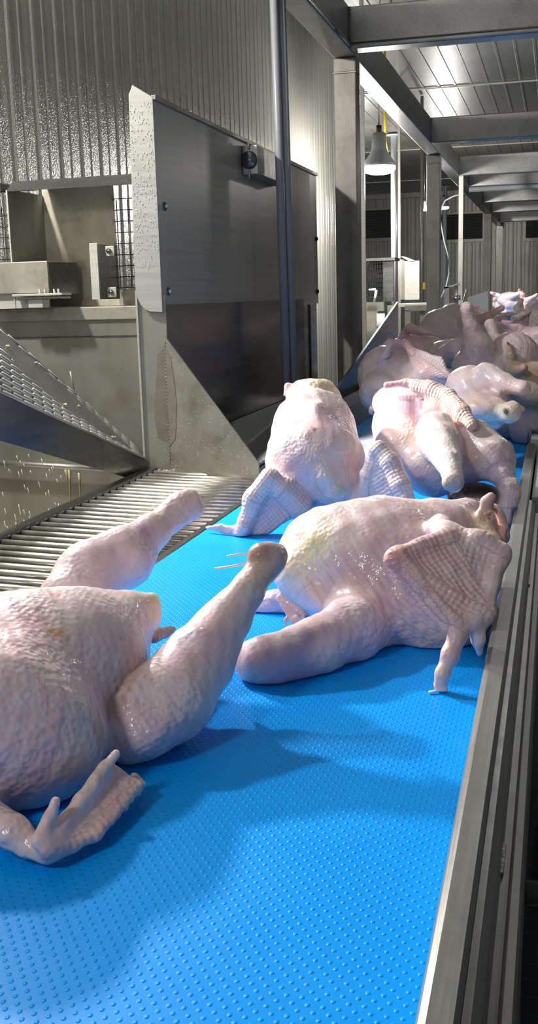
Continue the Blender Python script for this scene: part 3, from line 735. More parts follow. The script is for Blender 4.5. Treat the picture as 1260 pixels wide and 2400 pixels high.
o = MB().tube([P(a, c, 16.07) for a, c in cp], 0.011, 8).build('cable', M['cable'], loc=tuple(P(1045, 600, 13.8))); tag(o, 'white cable looping down beside the second column', 'cable')

# hanging lamps
def hang_lamp(px, py, y, r, lab, hook=True):
    p = P(px, py, y); e = empty('hanging_lamp', tuple(p), lab, 'lamp', 'hanging lamps')
    MB().lathe([(r*0.30, r*1.9), (r*0.40, r*1.85), (r*0.44, r*1.0), (r*0.55, r*0.72), (r*0.98, r*0.12), (r, 0.0), (r*0.95, 0.0)], p, 28).build('housing', M['shade'], e)
    MB().lathe([(0, 0.004), (r*0.94, 0.004), (r*0.96, -r*0.18), (r*0.82, -r*0.34), (r*0.5, -r*0.44), (0, -r*0.48)], p, 28).build('diffuser', M['lamp'], e)
    MB().tube([p+Vector((0, 0, r*1.85)), p+Vector((0, 0, r*2.3))], r*0.16, 10).build('hook', M['black'], e)
    q = p+Vector((0, 0, r*2.3)); MB().tube([q, Vector((q.x, q.y, CZ))], 0.008, 8).build('chain', M['steel_dark'], e)
    return p
hang_lamp(888, 390, 13.0, 0.200, 'large bright lamp hanging in the left aisle next to the nearest column')
hang_lamp(1040, 485, 24.0, 0.11, 'small lamp glowing just right of the second column')
hang_lamp(994, 490, 24.5, 0.09, 'small lamp half hidden left of the second column')
c0 = P(902, 298, 13.6)
o = MB().tube([Vector((c0.x, c0.y, CZ-0.02)), P(902, 330, 13.6), P(909, 372, 13.6)], 0.016, 8).build('yellow_strap', M['yellow'], loc=tuple(P(902, 330, 13.6))); tag(o, 'yellow strap hanging from the ceiling beside the large lamp', 'strap')

# ------------------------------------------------------------------ second machine far left behind the nearest column
def FB(px0, py0, px1, py1, y, dep, mat, bev=0.0):
    a, c = P(px0, py0, y), P(px1, py1, y); return MB().box2((a[0], y, c[2]), (c[0], y+dep, a[2]), bev), mat
e = empty('far_machine', tuple(P(940, 715, 14.5)), 'second steel guard machine standing behind the nearest column', 'machine guard')
for nm, a in (('door_panel', (948, 612, 982, 702, 14.0, 0.04, 'steel_h')), ('side_sheet', (936, 608, 948, 702, 14.05, 0.5, 'steel')), ('dark_panel', (897, 611, 922, 706, 14.1, 0.05, 'steel_dark')), ('hood', (852, 606, 925, 610, 14.0, 0.5, 'steel_dark')), ('apron', (852, 709, 899, 729, 13.6, 0.1, 'steel_tank')),
              ('bench_top', (930, 712, 1000, 718, 13.2, 0.5, 'steel_bright')), ('bench_rail', (948, 716, 1000, 728, 13.0, 0.06, 'steel_tank')), ('bench_leg', (948, 728, 962, 800, 13.0, 0.06, 'steel_tank')), ('bench_leg', (983, 728, 996, 760, 13.3, 0.06, 'steel_tank')),
              ('tank_wall', (907, 716, 930, 800, 14.0, 0.05, 'steel_tank')), ('tank_wall', (852, 729, 885, 830, 13.9, 0.05, 'steel_tank')), ('pocket', (882, 735, 901, 765, 13.85, 0.05, 'uhmw'))):
    mbx, mt = FB(*a); mbx.build(nm, M[mt], e)
MB().prism([P(938, 601, 14.0), P(945, 601, 14.0), P(974, 613, 14.0), P(960, 613, 14.0)], (0, 0.3, 0)).build('sloped_cap', M['uhmw'], e)
wr = MB()
for i in range(8): q = P(857+6*i, 612, 14.5); wr.tube([q, Vector((q.x, q.y, P(857, 698, 14.5).z))], 0.006, 5)
for i in range(8): z = P(857, 620+11*i, 14.5).z; wr.tube([Vector((P(853, 620, 14.5).x, 14.5, z)), Vector((P(900, 620, 14.5).x, 14.5, z))], 0.006, 5)
wr.build('wire_mesh', M['steel_dark'], e)
MB().tube([P(877, 708, 13.5), P(881, 680, 13.5)], 0.015, 8).build('lever', M['pvc_white'], e); MB().tube([P(864, 680, 13.5), P(880, 678, 13.5)], 0.015, 8).build('lever', M['pvc_white'], e)
o = MB().prism([P(886, 770, 12.0), P(900, 768, 12), P(930, 790, 12), P(940, 800, 12), P(940, 860, 12), P(880, 860, 12)], (0, 0.25, 0)).build('cream_bin', plain('cream_plastic', (0.55, 0.54, 0.40), 0.5), loc=tuple(P(910, 850, 12))); tag(o, 'cream plastic bin low behind the shaded pile at left', 'bin')
e = empty('belt_bracket', tuple(P(1055, 710, 9.5)), 'grey steel bracket with screw standing at the belt edge behind the pile', 'bracket')
MB().box2((P(1040, 722, 9.5)[0], 9.5, -0.1), tuple(P(1052, 672, 9.5)+Vector((0, 0.06, 0)))).build('upright', M['steel_tank'], e)
MB().prism([P(1039, 673, 9.5), P(1073, 664, 9.5), P(1075, 668, 9.5), P(1041, 677, 9.5)], (0, 0.08, 0)).build('arm', M['steel_bright'], e)
MB().tube([P(1069, 668, 9.5), P(1069, 722, 9.5)], 0.016, 8).build('screw', M['bar'], e); MB().lathe([(0, -0.02), (0.035, -0.02), (0.035, 0.02), (0, 0.02)], P(1069, 698, 9.5), 10).build('nut', M['bar'], e)
o = MB().prism([P(1095, 697, 10.5), P(1143, 682, 10.5), P(1143, 836, 10.5), P(1095, 836, 10.5)], (0, 0.01, 0)).build('splash_sheet', M['uhmw'], loc=tuple(P(1120, 700, 10.5))); tag(o, 'pale translucent splash sheet standing behind the tallest drumstick', 'sheet')
o = MB().tube([P(1040, 862, 9.0), P(1094, 678, 9.0)], 0.014, 8, True, 0.008).build('lever_rod', M['steel_bright'], loc=tuple(P(1088, 700, 9))); tag(o, 'short pale lever rod leaning left of the splash sheet', 'lever')
o = MB().box2(tuple(P(990, 678, 13.0)), tuple(P(994, 662, 13.0)+Vector((0.01, 0.05, 0)))).build('yellow_strap', M['yellow'], loc=tuple(P(992, 670, 13.0))); tag(o, 'small yellow strap just left of the second column', 'strap')
# crate under the rail at right
cr = MB(); c = at(1262, 1700, 'z', -0.75)
for i in range(6): cr.box2((0.0, c[1]-0.1+0.06*i, -0.95), (0.6, c[1]-0.09+0.06*i, -0.6))
for i in range(5): cr.box2((0.0, c[1]-0.1, -0.95+0.08*i), (0.6, c[1]+0.22, -0.94+0.08*i))
o = cr.build('plastic_crate', M['crate'], loc=(0.3, c[1], -0.95)); tag(o, 'olive yellow slotted crate on the dark floor right of the rail', 'crate')

# ------------------------------------------------------------------ light: lamps of the room, most outside the frame, and an added fill
def lamp_light(loc, power, size, col=(1, 0.975, 0.93), spot=None, name='lamp_light'):
    l = bpy.data.lights.new(name, 'SPOT' if spot else 'POINT'); l.energy = power; l.color = col; l.shadow_soft_size = size
    if spot: l.spot_size = math.radians(spot); l.spot_blend = 0.3
    o = bpy.data.objects.new(name, l); COL.objects.link(o); o.location = loc; return o
lamp_light((-2.75, 3.38, 2.45), 235, 0.08)
lamp_light((-1.6, -1.0, 2.3), 85, 0.25)  # added fill lamp behind the camera, brightens faces turned towards it
def aimed(loc, to, power, size, deg):
    o = lamp_light(loc, power, size, spot=deg); o.rotation_euler = (Vector(to)-Vector(loc)).to_track_quat('-Z', 'Y').to_euler(); return o
aimed((0.65, 6.5, 2.2), (-0.4, 1.0, 0), 25, 0.12, 38)
lamp_light((3.3, 9.0, 2.6), 20, 0.12)
aimed((-2.72, 3.92, 1.70), (-0.45, 1.7, 0), 430, 0.09, 78)
lamp_light((0.40, 13.7, 2.35), 16, 0.12)
p = P(888, 396, 13.0); lamp_light((p[0], p[1], p[2]-0.20), 230, 0.10)
p = P(1040, 487, 24.0); lamp_light((p[0], p[1], p[2]-0.1), 130, 0.1)
p = P(994, 490, 24.5); lamp_light((p[0]-1.0, p[1]-3, p[2]-0.1), 130, 0.1)
w = bpy.data.worlds.new('world'); scene.world = w; w.use_nodes = True
w.node_tree.nodes['Background'].inputs[0].default_value = (0.80, 0.88, 1.0, 1); w.node_tree.nodes['Background'].inputs[1].default_value = 0.11
vs = scene.view_settings; vs.view_transform = 'Standard'; vs.look = 'None'; vs.gamma = 1.0; vs.use_curve_mapping = False; vs.exposure = 0.42
scene.display_settings.display_device = 'sRGB'
# ------------------------------------------------------------------ foreground carcass, left
b1 = [
    blob(40, 1590, 1.42, 262, 232, 0.15, 0.05, col=SKIN),
    blob(-30, 1695, 1.27, 275, 240, 0.14, 0.2, k=0.06),
    blob(190, 1545, 1.50, 175, 185, 0.13, 0.25, k=0.06, fol=0.15),
    blob(130, 1740, 1.30, 120, 130, 0.10, -0.5, k=0.06),
    blob(300, 1450, 1.60, 62, 72, 0.06, 0.5, k=0.05),
    blob(352, 1437, 1.62, 30, 52, 0.03, 0.1, k=0.014, col=FAT),
]
b1 += chain([(358, 1490, 1.64, 20), (405, 1475, 1.70, 10)], 0.01, BROWN)
b1 += chain([(310, 1690, 1.42, 98), (395, 1640, 1.47, 112), (466, 1548, 1.55, 92), (528, 1455, 1.62, 62), (576, 1388, 1.66, 44), (606, 1345, 1.69, 37), (630, 1314, 1.71, 42)], 0.006, SKIN, 0.10)
b1 += chain([(612, 1303, 1.70, 33), (644, 1300, 1.73, 30)], 0.010, BROWN) + [blob(655, 1308, 1.72, 13, 22, 0.014, 0.5, k=0.006, col=(0.72, 0.68, 0.5)), blob(598, 1306, 1.695, 14, 18, 0.014, 0.2, k=0.006, col=(0.85, 0.55, 0.48)), blob(628, 1284, 1.715, 18, 9, 0.014, 0.3, k=0.006, col=(0.8, 0.74, 0.62))]
b1 += chain([(655, 1320, 1.73, 14), (640, 1345, 1.73, 10)], 0.008, (0.8, 0.75, 0.5))
b1 += [blob(345, 1715, 1.41, 105, 62, 0.06, -0.5, k=0.03, fol=0.35)]
b1 += chain([(520, 1545, 1.62, 12), (535, 1580, 1.62, 6)], 0.01, (0.95, 0.75, 0.6))
b1 += chain([(170, 1410, 1.72, 90), (210, 1345, 1.78, 82), (290, 1305, 1.84, 76), (350, 1250, 1.90, 44), (395, 1215, 1.95, 34), (425, 1190, 1.98, 37), (440, 1182, 1.99, 33)], 0.016)
b1 += chain([(445, 1170, 1.99, 24), (458, 1195, 1.99, 20)], 0.01, (1, 1.05, 0.9))
# wing folded under
b1 += chain([(-60, 1890, 1.16, 56), (30, 1950, 0.035, 40), (95, 1990, 0.022, 30)], 0.02)
b1 += chain([(115, 1975, 0.035, 26), (190, 1880, 0.05, 22), (245, 1800, 0.066, 17), (272, 1768, 0.078, 13)], 0.008)
b1 += chain([(88, 1975, 0.04, 22), (118, 1915, 0.06, 17), (130, 1880, 0.075, 14)], 0.008)
b1 += [webp((110, 1995, 0.03), (262, 1800, 0.055), (322, 1840, 0.03), 0.006, 0.01, PINK, 0.5),
       webp((110, 2000, 0.025), (225, 1960, 0.02), (322, 1840, 0.03), 0.007, 0.01, PINK, 0.6)]
for i in range(9):
    t = i/8; b1 += [cone(J(336-120*t, 1838+120*t+12*math.sin(PI*t), 0.022), J(316-120*t, 1824+118*t, 0.026), 0.0045, 0.008, 0.006, PINK, 0.3)]
b1 += chain([(60, 1990, 0.02, 22), (110, 2002, 0.018, 20), (165, 1985, 0.018, 16)], 0.012)
B1 = bird('b1', 'large plucked turkey nearest the camera at left, legs stretched up and wing spread below', b1, 0.0032, 0.0014, 0.3, (), [(135, 1473, 0.010, (0.95, 0.82, 0.45)), (128, 1380, 0.011, (1, 0.74, 0.70)), (245, 1720, 0.022, (0.78, 0.62, 0.50)), (262, 1650, 0.022, (0.80, 0.66, 0.58)), (300, 1585, 0.020, (0.86, 0.72, 0.66)), (320, 1520, 0.018, (0.95, 0.82, 0.80)), (480, 1490, 0.05, (0.93, 0.88, 1.0)), (60, 1790, 0.08, (0.97, 0.84, 0.84)), (350, 1690, 0.05, (0.92, 0.90, 1.0)), (180, 1550, 0.06, (0.95, 0.86, 0.90)), (250, 1270, 0.05, (0.95, 0.93, 1.0)), (340, 1235, 0.02, (0.86, 0.74, 0.95)), (620, 1330, 0.03, (0.9, 0.82, 0.68)), (60, 1420, 0.05, (1.0, 0.9, 0.92))])  # browner patches run along the crease between body and thigh
# tendons pulled out of the cut hock
t_ = MB().tube([J(585, 1318, 1.70), J(545, 1327, 1.70), J(503, 1333, 1.69)], 0.0022, 8)
t_.build('leg_tendon', M['pvc_white'], B1)
t_ = MB().tube([J(585, 1300, 1.71), J(560, 1298, 1.71), J(532, 1304, 1.70)], 0.0018, 8)
t_.build('leg_tendon', M['pvc_white'], B1)
# ------------------------------------------------------------------ centre carcass against the rail
b2 = [
    blob(895, 1345, 2.16, 205, 185, 0.17, 0.08),
    blob(1020, 1400, 2.10, 140, 150, 0.14, 0.1, k=0.06),
    blob(760, 1300, 2.16, 112, 108, 0.12, -0.3, k=0.05, fol=0.1),
    blob(705, 1350, 2.08, 66, 62, 0.07, 0.7, k=0.03, fol=0.15, col=(1, 1.03, 0.96)),
    blob(1050, 1232, 2.24, 82, 60, 0.10, 0.3, k=0.05),
    blob(760, 1405, 2.04, 62, 40, 0.05, 0.2, k=0.03, fol=0.2),
]
b2 += chain([(905, 1425, 2.10, 80), (820, 1480, 1.93, 66), (745, 1512, 0.046, 55), (685, 1535, 0.037, 46), (645, 1550, 0.031, 40), (612, 1553, 0.031, 40), (596, 1550, 0.030, 37)], 0.05, SKIN)
b2 += chain([(606, 1545, 0.032, 34), (592, 1548, 0.031, 34)], 0.01, (1.05, 0.9, 0.82))
b2 += [webp((650, 1400, 2.06), (748, 1420, 2.06), (690, 1462, 2.03), 0.005, 0.012, (1.05, 0.84, 0.78), 0.2)]
for i in range(4): b2 += [cone(J(668+14*i, 1452+(8 if i == 1 else 0)-4*i, 2.03), J(670+14*i, 1470-3*i, 2.03), 0.005, 0.003, 0.006, (1.05, 0.84, 0.78))]
b2 += chain([(720, 1400, 2.20, 44), (640, 1420, 2.20, 34), (590, 1450, 2.18, 27), (545, 1488, 2.16, 25)], 0.02, PURP)
# wing folded in front of the breast
A_, B_, C_, D_, E_ = (925, 1312, 1.87), (1050, 1262, 1.95), (1172, 1292, 1.955), (1140, 1440, 1.86), (1058, 1462, 1.82)
b2 += [webp(A_, B_, D_, 0.013, 0.014, PINK, 1.0), webp(B_, C_, D_, 0.011, 0.014, SKIN, 0.8), webp(A_, D_, E_, 0.013, 0.014, PINK, 1.0)]
b2 += chain([(1030, 1235, 2.08, 30), (1050, 1258, 1.98, 30), (1120, 1272, 1.965, 28), (1172, 1296, 1.955, 25)], 0.016, SKIN, 0.15)
b2 += chain([(1178, 1300, 1.95, 18), (1150, 1370, 1.90, 14), (1125, 1450, 1.85, 22)], 0.014)
b2 += chain([(925, 1308, 1.87, 24), (985, 1285, 1.91, 22), (1050, 1262, 1.95, 26)], 0.012, PINK, 0.6)
NW = 16
for i in range(NW):
    t = i/(NW-1); ex, ey = 912+(1040-912)*t, 1312+(1470-1312)*t+10*math.sin(PI*t)
    b2 += [cone(J(ex-4, ey+3, 1.865-0.05*t), J(ex+26, ey-16, 1.865-0.05*t), 0.0058, 0.0085, 0.0045, PINK, 0.6)]
b2 += chain([(1085, 1462, 1.83, 26), (1068, 1490, 1.81, 21), (1055, 1535, 1.79, 21), (1036, 1580, 1.775, 17), (1028, 1605, 1.77, 13)], 0.008, PINK)
b2 += chain([(1028, 1606, 1.77, 13), (1040, 1618, 1.765, 9)], 0.006, PINK)
b2 += chain([(1038, 1620, 1.762, 8), (1010, 1627, 1.755, 8), (996, 1630, 1.75, 4)], 0.006, PALE)
b2 += chain([(1110, 1455, 1.84, 24), (1122, 1500, 1.84, 15), (1122, 1532, 1.84, 7)], 0.01)
# torn neck
b2 += chain([(1095, 1215, 2.28, 48), (1140, 1225, 2.30, 40), (1160, 1255, 2.28, 32)], 0.02, SKIN)
b2 += chain([(1135, 1250, 2.22, 24), (1130, 1215, 2.20, 18), (1140, 1178, 2.20, 14), (1150, 1166, 2.20, 13)], 0.006, (1.05, 0.95, 0.80))
b2 += chain([(1118, 1222, 2.18, 14), (1140, 1245, 2.17, 16), (1162, 1270, 2.15, 14)], 0.006, FAT)
b2 += chain([(1150, 1190, 2.22, 8), (1170, 1198, 2.22, 5)], 0.006, (1.05, 0.9, 0.78)); b2 += chain([(1168, 1205, 2.22, 9), (1180, 1240, 2.20, 10), (1174, 1272, 2.17, 9)], 0.006, (1.02, 0.75, 0.7))
for i in range(7): b2 += [cone(J(1134+5*i, 1204+9*i, 2.175), J(1152+3*i, 1200+9*i, 2.19), 0.0055, 0.003, 0.003, FAT if i % 2 else RED)]
b2 += [blob(1124, 1212, 2.19, 13, 20, 0.014, k=0.005, col=FAT), blob(1150, 1262, 2.15, 15, 13, 0.012, k=0.005, col=FAT)]
bird('b2', 'plucked turkey in the middle lying on its belly, folded wing pressed on the steel rail', b2, 0.0036, 0.0020, 1.1, ('b1',), [(700, 1270, 0.06, (1.0, 1.04, 0.86)), (735, 1260, 0.03, (1.02, 1.06, 0.80)), (880, 1290, 0.07, (0.88, 0.84, 0.86)), (820, 1380, 0.07, (0.92, 0.90, 0.88)), (1000, 1170, 0.04, (1, 0.90, 0.90)), (860, 1500, 0.07, (0.92, 0.90, 1.05)), (950, 1400, 0.05, (0.92, 0.84, 0.92)), (680, 1560, 0.06, (0.90, 0.88, 1.05)), (600, 1545, 0.03, (1.02, 0.86, 0.80)), (1020, 1500, 0.03, (1, 0.92, 0.80)), (915, 1310, 0.025, (1.0, 0.80, 0.76)), (960, 1240, 0.05, (1.0, 0.93, 0.95))])

# ------------------------------------------------------------------ upright breast behind it
b3 = [
    blob(738, 1085, 3.12, 118, 112, 0.14, 0.0, fol=0.05),
    blob(735, 1010, 3.22, 98, 100, 0.11, 0, k=0.06),
    blob(735, 940, 3.34, 66, 52, 0.08, 0, k=0.05),
    blob(790, 1150, 3.05, 50, 45, 0.08, 0, k=0.04), blob(680, 1150, 3.05, 60, 48, 0.08, 0, k=0.04),
    cone(J(742, 960, 3.13), J(760, 1120, 2.99), 0.022, 0.02, 0.03, (1.02, 1.0, 0.97), 0.2),
]
b3 += [blob(740, 916, 3.29, 42, 28, 0.06, 0, k=0.010, col=(1.06, 1.1, 0.80)), blob(712, 930, 3.25, 18, 14, 0.03, 0.4, k=0.006, col=PALE), blob(757, 936, 3.24, 20, 12, 0.03, -0.3, k=0.006, col=(1.04, 1.05, 0.85)), blob(700, 910, 3.36, 26, 17, 0.04, -0.6, k=0.01, col=PINK), blob(765, 908, 3.31, 22, 17, 0.04, 0.6, k=0.008, col=FAT),
       blob(725, 898, 3.36, 14, 10, 0.03, 0, k=0.006, col=(0.95, 0.8, 0.6)), blob(748, 928, 3.28, 30, 16, 0.03, 0, k=0.012, col=PALE)]
b3 += chain([(676, 905, 3.35, 10), (667, 925, 3.33, 5)], 0.008, PINK) + chain([(716, 900, 3.36, 6), (714, 888, 3.36, 2.5)], 0.005, PINK)
b3 += chain([(700, 1185, 2.98, 34), (665, 1150, 2.96, 27), (632, 1122, 2.95, 24)], 0.012, SKIN, 0.7)
b3 += chain([(632, 1122, 2.95, 25), (595, 1170, 2.93, 26), (575, 1225, 2.91, 20), (562, 1275, 2.90, 12)], 0.012, SKIN, 0.8)
b3 += [webp((632, 1125, 2.96), (690, 1195, 2.97), (580, 1280, 2.91), 0.012, 0.012, (0.94, 0.95, 1.06), 1.0)]
b3 += chain([(575, 1235, 2.90, 14), (550, 1265, 2.90, 8)], 0.01, PINK)
b3 += [webp((562, 1235, 2.90), (553, 1262, 2.90), (490, 1238, 2.93), 0.004, 0.01, PINK, 0.3)]
b3 += chain([(560, 1240, 2.90, 6), (520, 1232, 2.92, 5), (482, 1236, 2.93, 3)], 0.008, PINK)
b3 += chain([(845, 1190, 3.02, 30), (862, 1120, 3.02, 20), (880, 1060, 3.02, 17), (886, 1050, 3.02, 17)], 0.012, SKIN, 0.4)
b3 += chain([(886, 1052, 3.02, 19), (915, 1085, 3.0, 22), (940, 1140, 2.97, 24), (955, 1185, 2.95, 22)], 0.012, SKIN, 0.8)
b3 += [webp((886, 1055, 3.01), (940, 1160, 2.98), (868, 1190, 3.0), 0.012, 0.010, (0.94, 0.95, 1.04), 0.9)]
B3 = bird('b3', 'plump turkey breast tipped up beside the round bars, wings arched on both sides', b3, 0.0045, 0.0022, 2.3, ('b2',), [(738, 998, 0.007, (0.45, 0.35, 0.35)), (680, 980, 0.05, (1.0, 0.88, 0.90)), (790, 980, 0.05, (0.98, 0.9, 1.0)), (835, 1080, 0.03, (0.92, 0.82, 0.70)), (690, 1090, 0.05, (0.9, 0.84, 0.98)), (792, 1155, 0.02, (0.8, 0.84, 0.72)), (740, 1060, 0.05, (1.03, 1.0, 0.93))])
t_ = MB().tube([J(768, 915, 3.37), J(780, 898, 3.37)], 0.004, 8, True, 0.001); t_.build('bone_splinter', M['pvc_white'], B3)

# ------------------------------------------------------------------ legs-forward carcass
b4 = [
    blob(958, 1000, 3.50, 84, 90, 0.13, 0.1, col=(1.03, 1.0, 0.95), fol=0.15),
    blob(950, 1060, 3.38, 74, 72, 0.12, 0.5, k=0.05, fol=0.15),
    blob(1010, 1100, 3.28, 72, 62, 0.10, 0.5, k=0.04, fol=0.15),
    blob(925, 945, 3.62, 52, 42, 0.09, 0.0, k=0.05, col=(0.92, 0.88, 1.05)),
    blob(1090, 1050, 3.34, 72, 56, 0.10, 0.5, k=0.04),
    blob(1060, 1000, 3.42, 60, 40, 0.09, 0.4, k=0.04),
]
b4 += chain([(1020, 1010, 3.24, 46), (1032, 1040, 3.18, 47), (1052, 1085, 3.06, 30), (1060, 1115, 3.0, 23), (1060, 1128, 2.98, 26)], 0.010, PALE)
b4 += [blob(1060, 1136, 2.965, 22, 13, 0.016, 0, k=0.006, col=BROWN)]
b4 += chain([(1105, 1045, 3.30, 62), (1155, 1075, 3.22, 50), (1176, 1110, 3.18, 30)], 0.016, SKIN, 0.2)
b4 += chain([(1188, 1118, 3.17, 18), (1192, 1150, 3.14, 26), (1188, 1195, 3.10, 22), (1186, 1215, 3.08, 18)], 0.010, (0.95, 0.95, 1.03), 0.5)
b4 += chain([(1205, 1130, 3.14, 9), (1212, 1160, 3.12, 8)], 0.006, FAT)
b4 += [blob(1110, 1205, 3.06, 55, 36, 0.06, 0.0, k=0.02), blob(1105, 1178, 3.00, 26, 12, 0.02, 0.2, k=0.006, col=PALE)]
b4 += [blob(1080, 1095, 3.22, 52, 42, 0.07, 0.3, k=0.03), blob(1118, 1168, 3.12, 70, 36, 0.05, 0.1, k=0.004, col=(0.03, 0.02, 0.02))]  # near-black blob paints the dark of the cavity, no hollow is cut
# wing lying over the top
b4 += chain([(905, 903, 3.42, 7), (950, 898, 3.42, 10), (1000, 903, 3.40, 14)], 0.01, PINK)
b4 += chain([(975, 905, 3.40, 15), (1010, 915, 3.38, 20), (1050, 930, 3.34, 18), (1085, 965, 3.26, 17), (1104, 996, 3.22, 14)], 0.008, (1.04, 0.98, 0.88), 1.0)
b4 += chain([(1005, 905, 3.46, 14), (1045, 920, 3.44, 13), (1078, 950, 3.40, 10)], 0.006, (0.85, 0.82, 0.82), 1.0)
b4 += [webp((1005, 925, 3.38), (1095, 990, 3.24), (1030, 985, 3.36), 0.012, 0.012, RED, 0.3)]
b4 += chain([(1000, 960, 3.42, 25), (1030, 950, 3.36, 20)], 0.02, PINK)
bird('b4', 'plucked turkey lying legs towards the camera, body cavity painted dark and wing over its top', b4, 0.0048, 0.0022, 3.7, ('b2', 'b3'), [(960, 940, 0.05, (0.90, 0.82, 1.05)), (940, 1010, 0.07, (1.04, 0.98, 0.88)), (1055, 1130, 0.03, (0.95, 0.86, 0.78)), (1105, 1075, 0.025, (1.0, 0.86, 0.66)), (1165, 1060, 0.04, (1, 0.86, 0.90)), (964, 1060, 0.012, (0.8, 0.5, 0.42)), (900, 1100, 0.05, (0.95, 0.84, 0.86))])

# ------------------------------------------------------------------ shaded pile
b5 = [blob(905, 880, 4.75, 66, 66, 0.16, 0.0), blob(900, 920, 4.60, 58, 50, 0.13, 0, k=0.05), blob(975, 880, 4.65, 62, 46, 0.14, 0.2, k=0.05), blob(930, 845, 4.8, 50, 30, 0.10, 0, k=0.05)]
b5 += chain([(960, 905, 4.55, 36), (1010, 880, 4.5, 32), (1050, 884, 4.48, 20)], 0.02, (0.98, 0.9, 0.85))
b5 += chain([(895, 808, 4.62, 4), (915, 800, 4.62, 7), (950, 806, 4.56, 9), (972, 830, 4.52, 10)], 0.008, RED, 1.0)
b5 += chain([(914, 800, 4.62, 6), (905, 830, 4.6, 8), (885, 845, 4.6, 4)], 0.01)
b5 += [webp((962, 822, 4.53), (1030, 842, 4.46), (1050, 880, 4.42), 0.012, 0.014, SKIN, 0.9), webp((962, 822, 4.53), (975, 880, 4.48), (1050, 880, 4.42), 0.012, 0.014, PINK, 0.9)]
b5 += chain([(884, 925, 4.46, 10), (872, 965, 4.44, 8)], 0.01, (0.8, 0.72, 0.7))
bird('b5', 'plucked turkey beside the steel column at the left belt edge, wing folded on its back', b5, 0.006, 0.003, 4.2, ('b4',))
b6 = [blob(1115, 915, 4.30, 66, 52, 0.14, 0.2), cone(J(1110, 930, 4.30), (J(1110, 930, 4.30)[0], 4.25, 0.07), 0.10, 0.09, 0.05), blob(1130, 955, 4.18, 62, 42, 0.12, 0.1, k=0.05), blob(1090, 900, 4.4, 42, 38, 0.1, 0, k=0.04)]
b6 += chain([(1140, 885, 4.22, 34), (1180, 900, 4.16, 24), (1212, 908, 4.12, 16), (1226, 910, 4.1, 17)], 0.012)
b6 += [blob(1150, 965, 4.06, 62, 28, 0.07, 0.1, k=0.04, col=(1.0, 1.03, 0.94)), blob(1196, 966, 3.99, 24, 26, 0.05, 0.3, k=0.03, col=(1.02, 1.04, 0.9))]
b6 += chain([(1120, 985, 4.1, 22), (1160, 992, 4.08, 14)], 0.012, PURP) + chain([(1212, 952, 4.05, 6), (1222, 958, 4.04, 7)], 0.008, PINK)
bird('b6', 'plucked turkey with cut yellowish neck stump pointing right over bare blue belt', b6, 0.0055, 0.0028, 5.9, ('b4', 'b5'), [(1178, 968, 0.013, (0.12, 0.08, 0.08)), (1160, 962, 0.03, (0.86, 0.90, 0.86)), (1200, 985, 0.03, (1.0, 0.95, 0.78)), (1110, 900, 0.06, (0.88, 0.86, 0.9))])  # darkest patch paints the hole in the stump, no opening is modelled
b7 = [blob(1198, 850, 5.15, 62, 68, 0.16, 0.1, fol=0.2), cone(J(1190, 880, 5.15), (J(1190, 880, 5.15)[0], 5.1, 0.09), 0.11, 0.10, 0.05), blob(1170, 880, 5.05, 50, 50, 0.13, 0, k=0.05), blob(1110, 862, 5.05, 50, 48, 0.12, -0.2, k=0.03, fol=0.5)]
b7 += chain([(1120, 850, 5.0, 40), (1118, 815, 5.0, 36), (1106, 775, 5.0, 20), (1097, 742, 5.0, 14), (1094, 724, 5.0, 15)], 0.012, SKIN, 0.4)
b7 += chain([(1175, 820, 5.2, 26), (1160, 795, 5.25, 14), (1152, 768, 5.3, 12), (1148, 760, 5.3, 13)], 0.012)
b7 += [blob(1092, 716, 5.0, 12, 8, 0.02, 0, k=0.006, col=PINK)]
bird('b7', 'plucked turkey with one drumstick pointing straight up in the shaded pile', b7, 0.006, 0.003, 6.5, ('b5', 'b6'))
b9 = [blob(960, 850, 5.7, 60, 42, 0.15, 0.05), cone(J(980, 850, 5.8), (J(980, 850, 5.8)[0], 5.8, 0.10), 0.10, 0.11, 0.05), blob(1040, 845, 5.6, 50, 45, 0.15, -0.3, k=0.05), blob(985, 812, 5.75, 62, 26, 0.12, 0.1, k=0.05)]
b9 += chain([(945, 782, 5.65, 7), (962, 770, 5.62, 12), (985, 776, 5.58, 10), (1024, 784, 5.55, 4)], 0.01, (0.95, 0.8, 0.8)) + chain([(950, 780, 5.65, 10), (940, 792, 5.65, 8)], 0.01, RED)
b9 += chain([(1030, 845, 5.45, 26), (1070, 820, 5.4, 24), (1090, 830, 5.4, 20)], 0.02)
bird('b9', 'dark shaded turkey half buried in the pile, red-edged wing tip lying on top', b9, 0.007, 0.003, 7.5, ('b5', 'b7'))
b8 = [blob(1030, 775, 6.6, 46, 48, 0.13, -0.5, fol=0.2), blob(1010, 795, 6.5, 36, 30, 0.11, -0.5, k=0.05), blob(1060, 745, 6.7, 32, 32, 0.10, -0.5, k=0.05), blob(1050, 820, 6.6, 60, 40, 0.14, 0, k=0.05), cone(J(1040, 830, 6.6), J(1040, 900, 6.5), 0.15, 0.15, 0.05)]
b8 += [blob(992, 773, 6.45, 8, 7, 0.02, k=0.01, col=PINK)]
bird('b8', 'turkey breast standing glossy at the back of the shaded pile', b8, 0.008, 0.003, 8.1, ('b9', 'b7'))

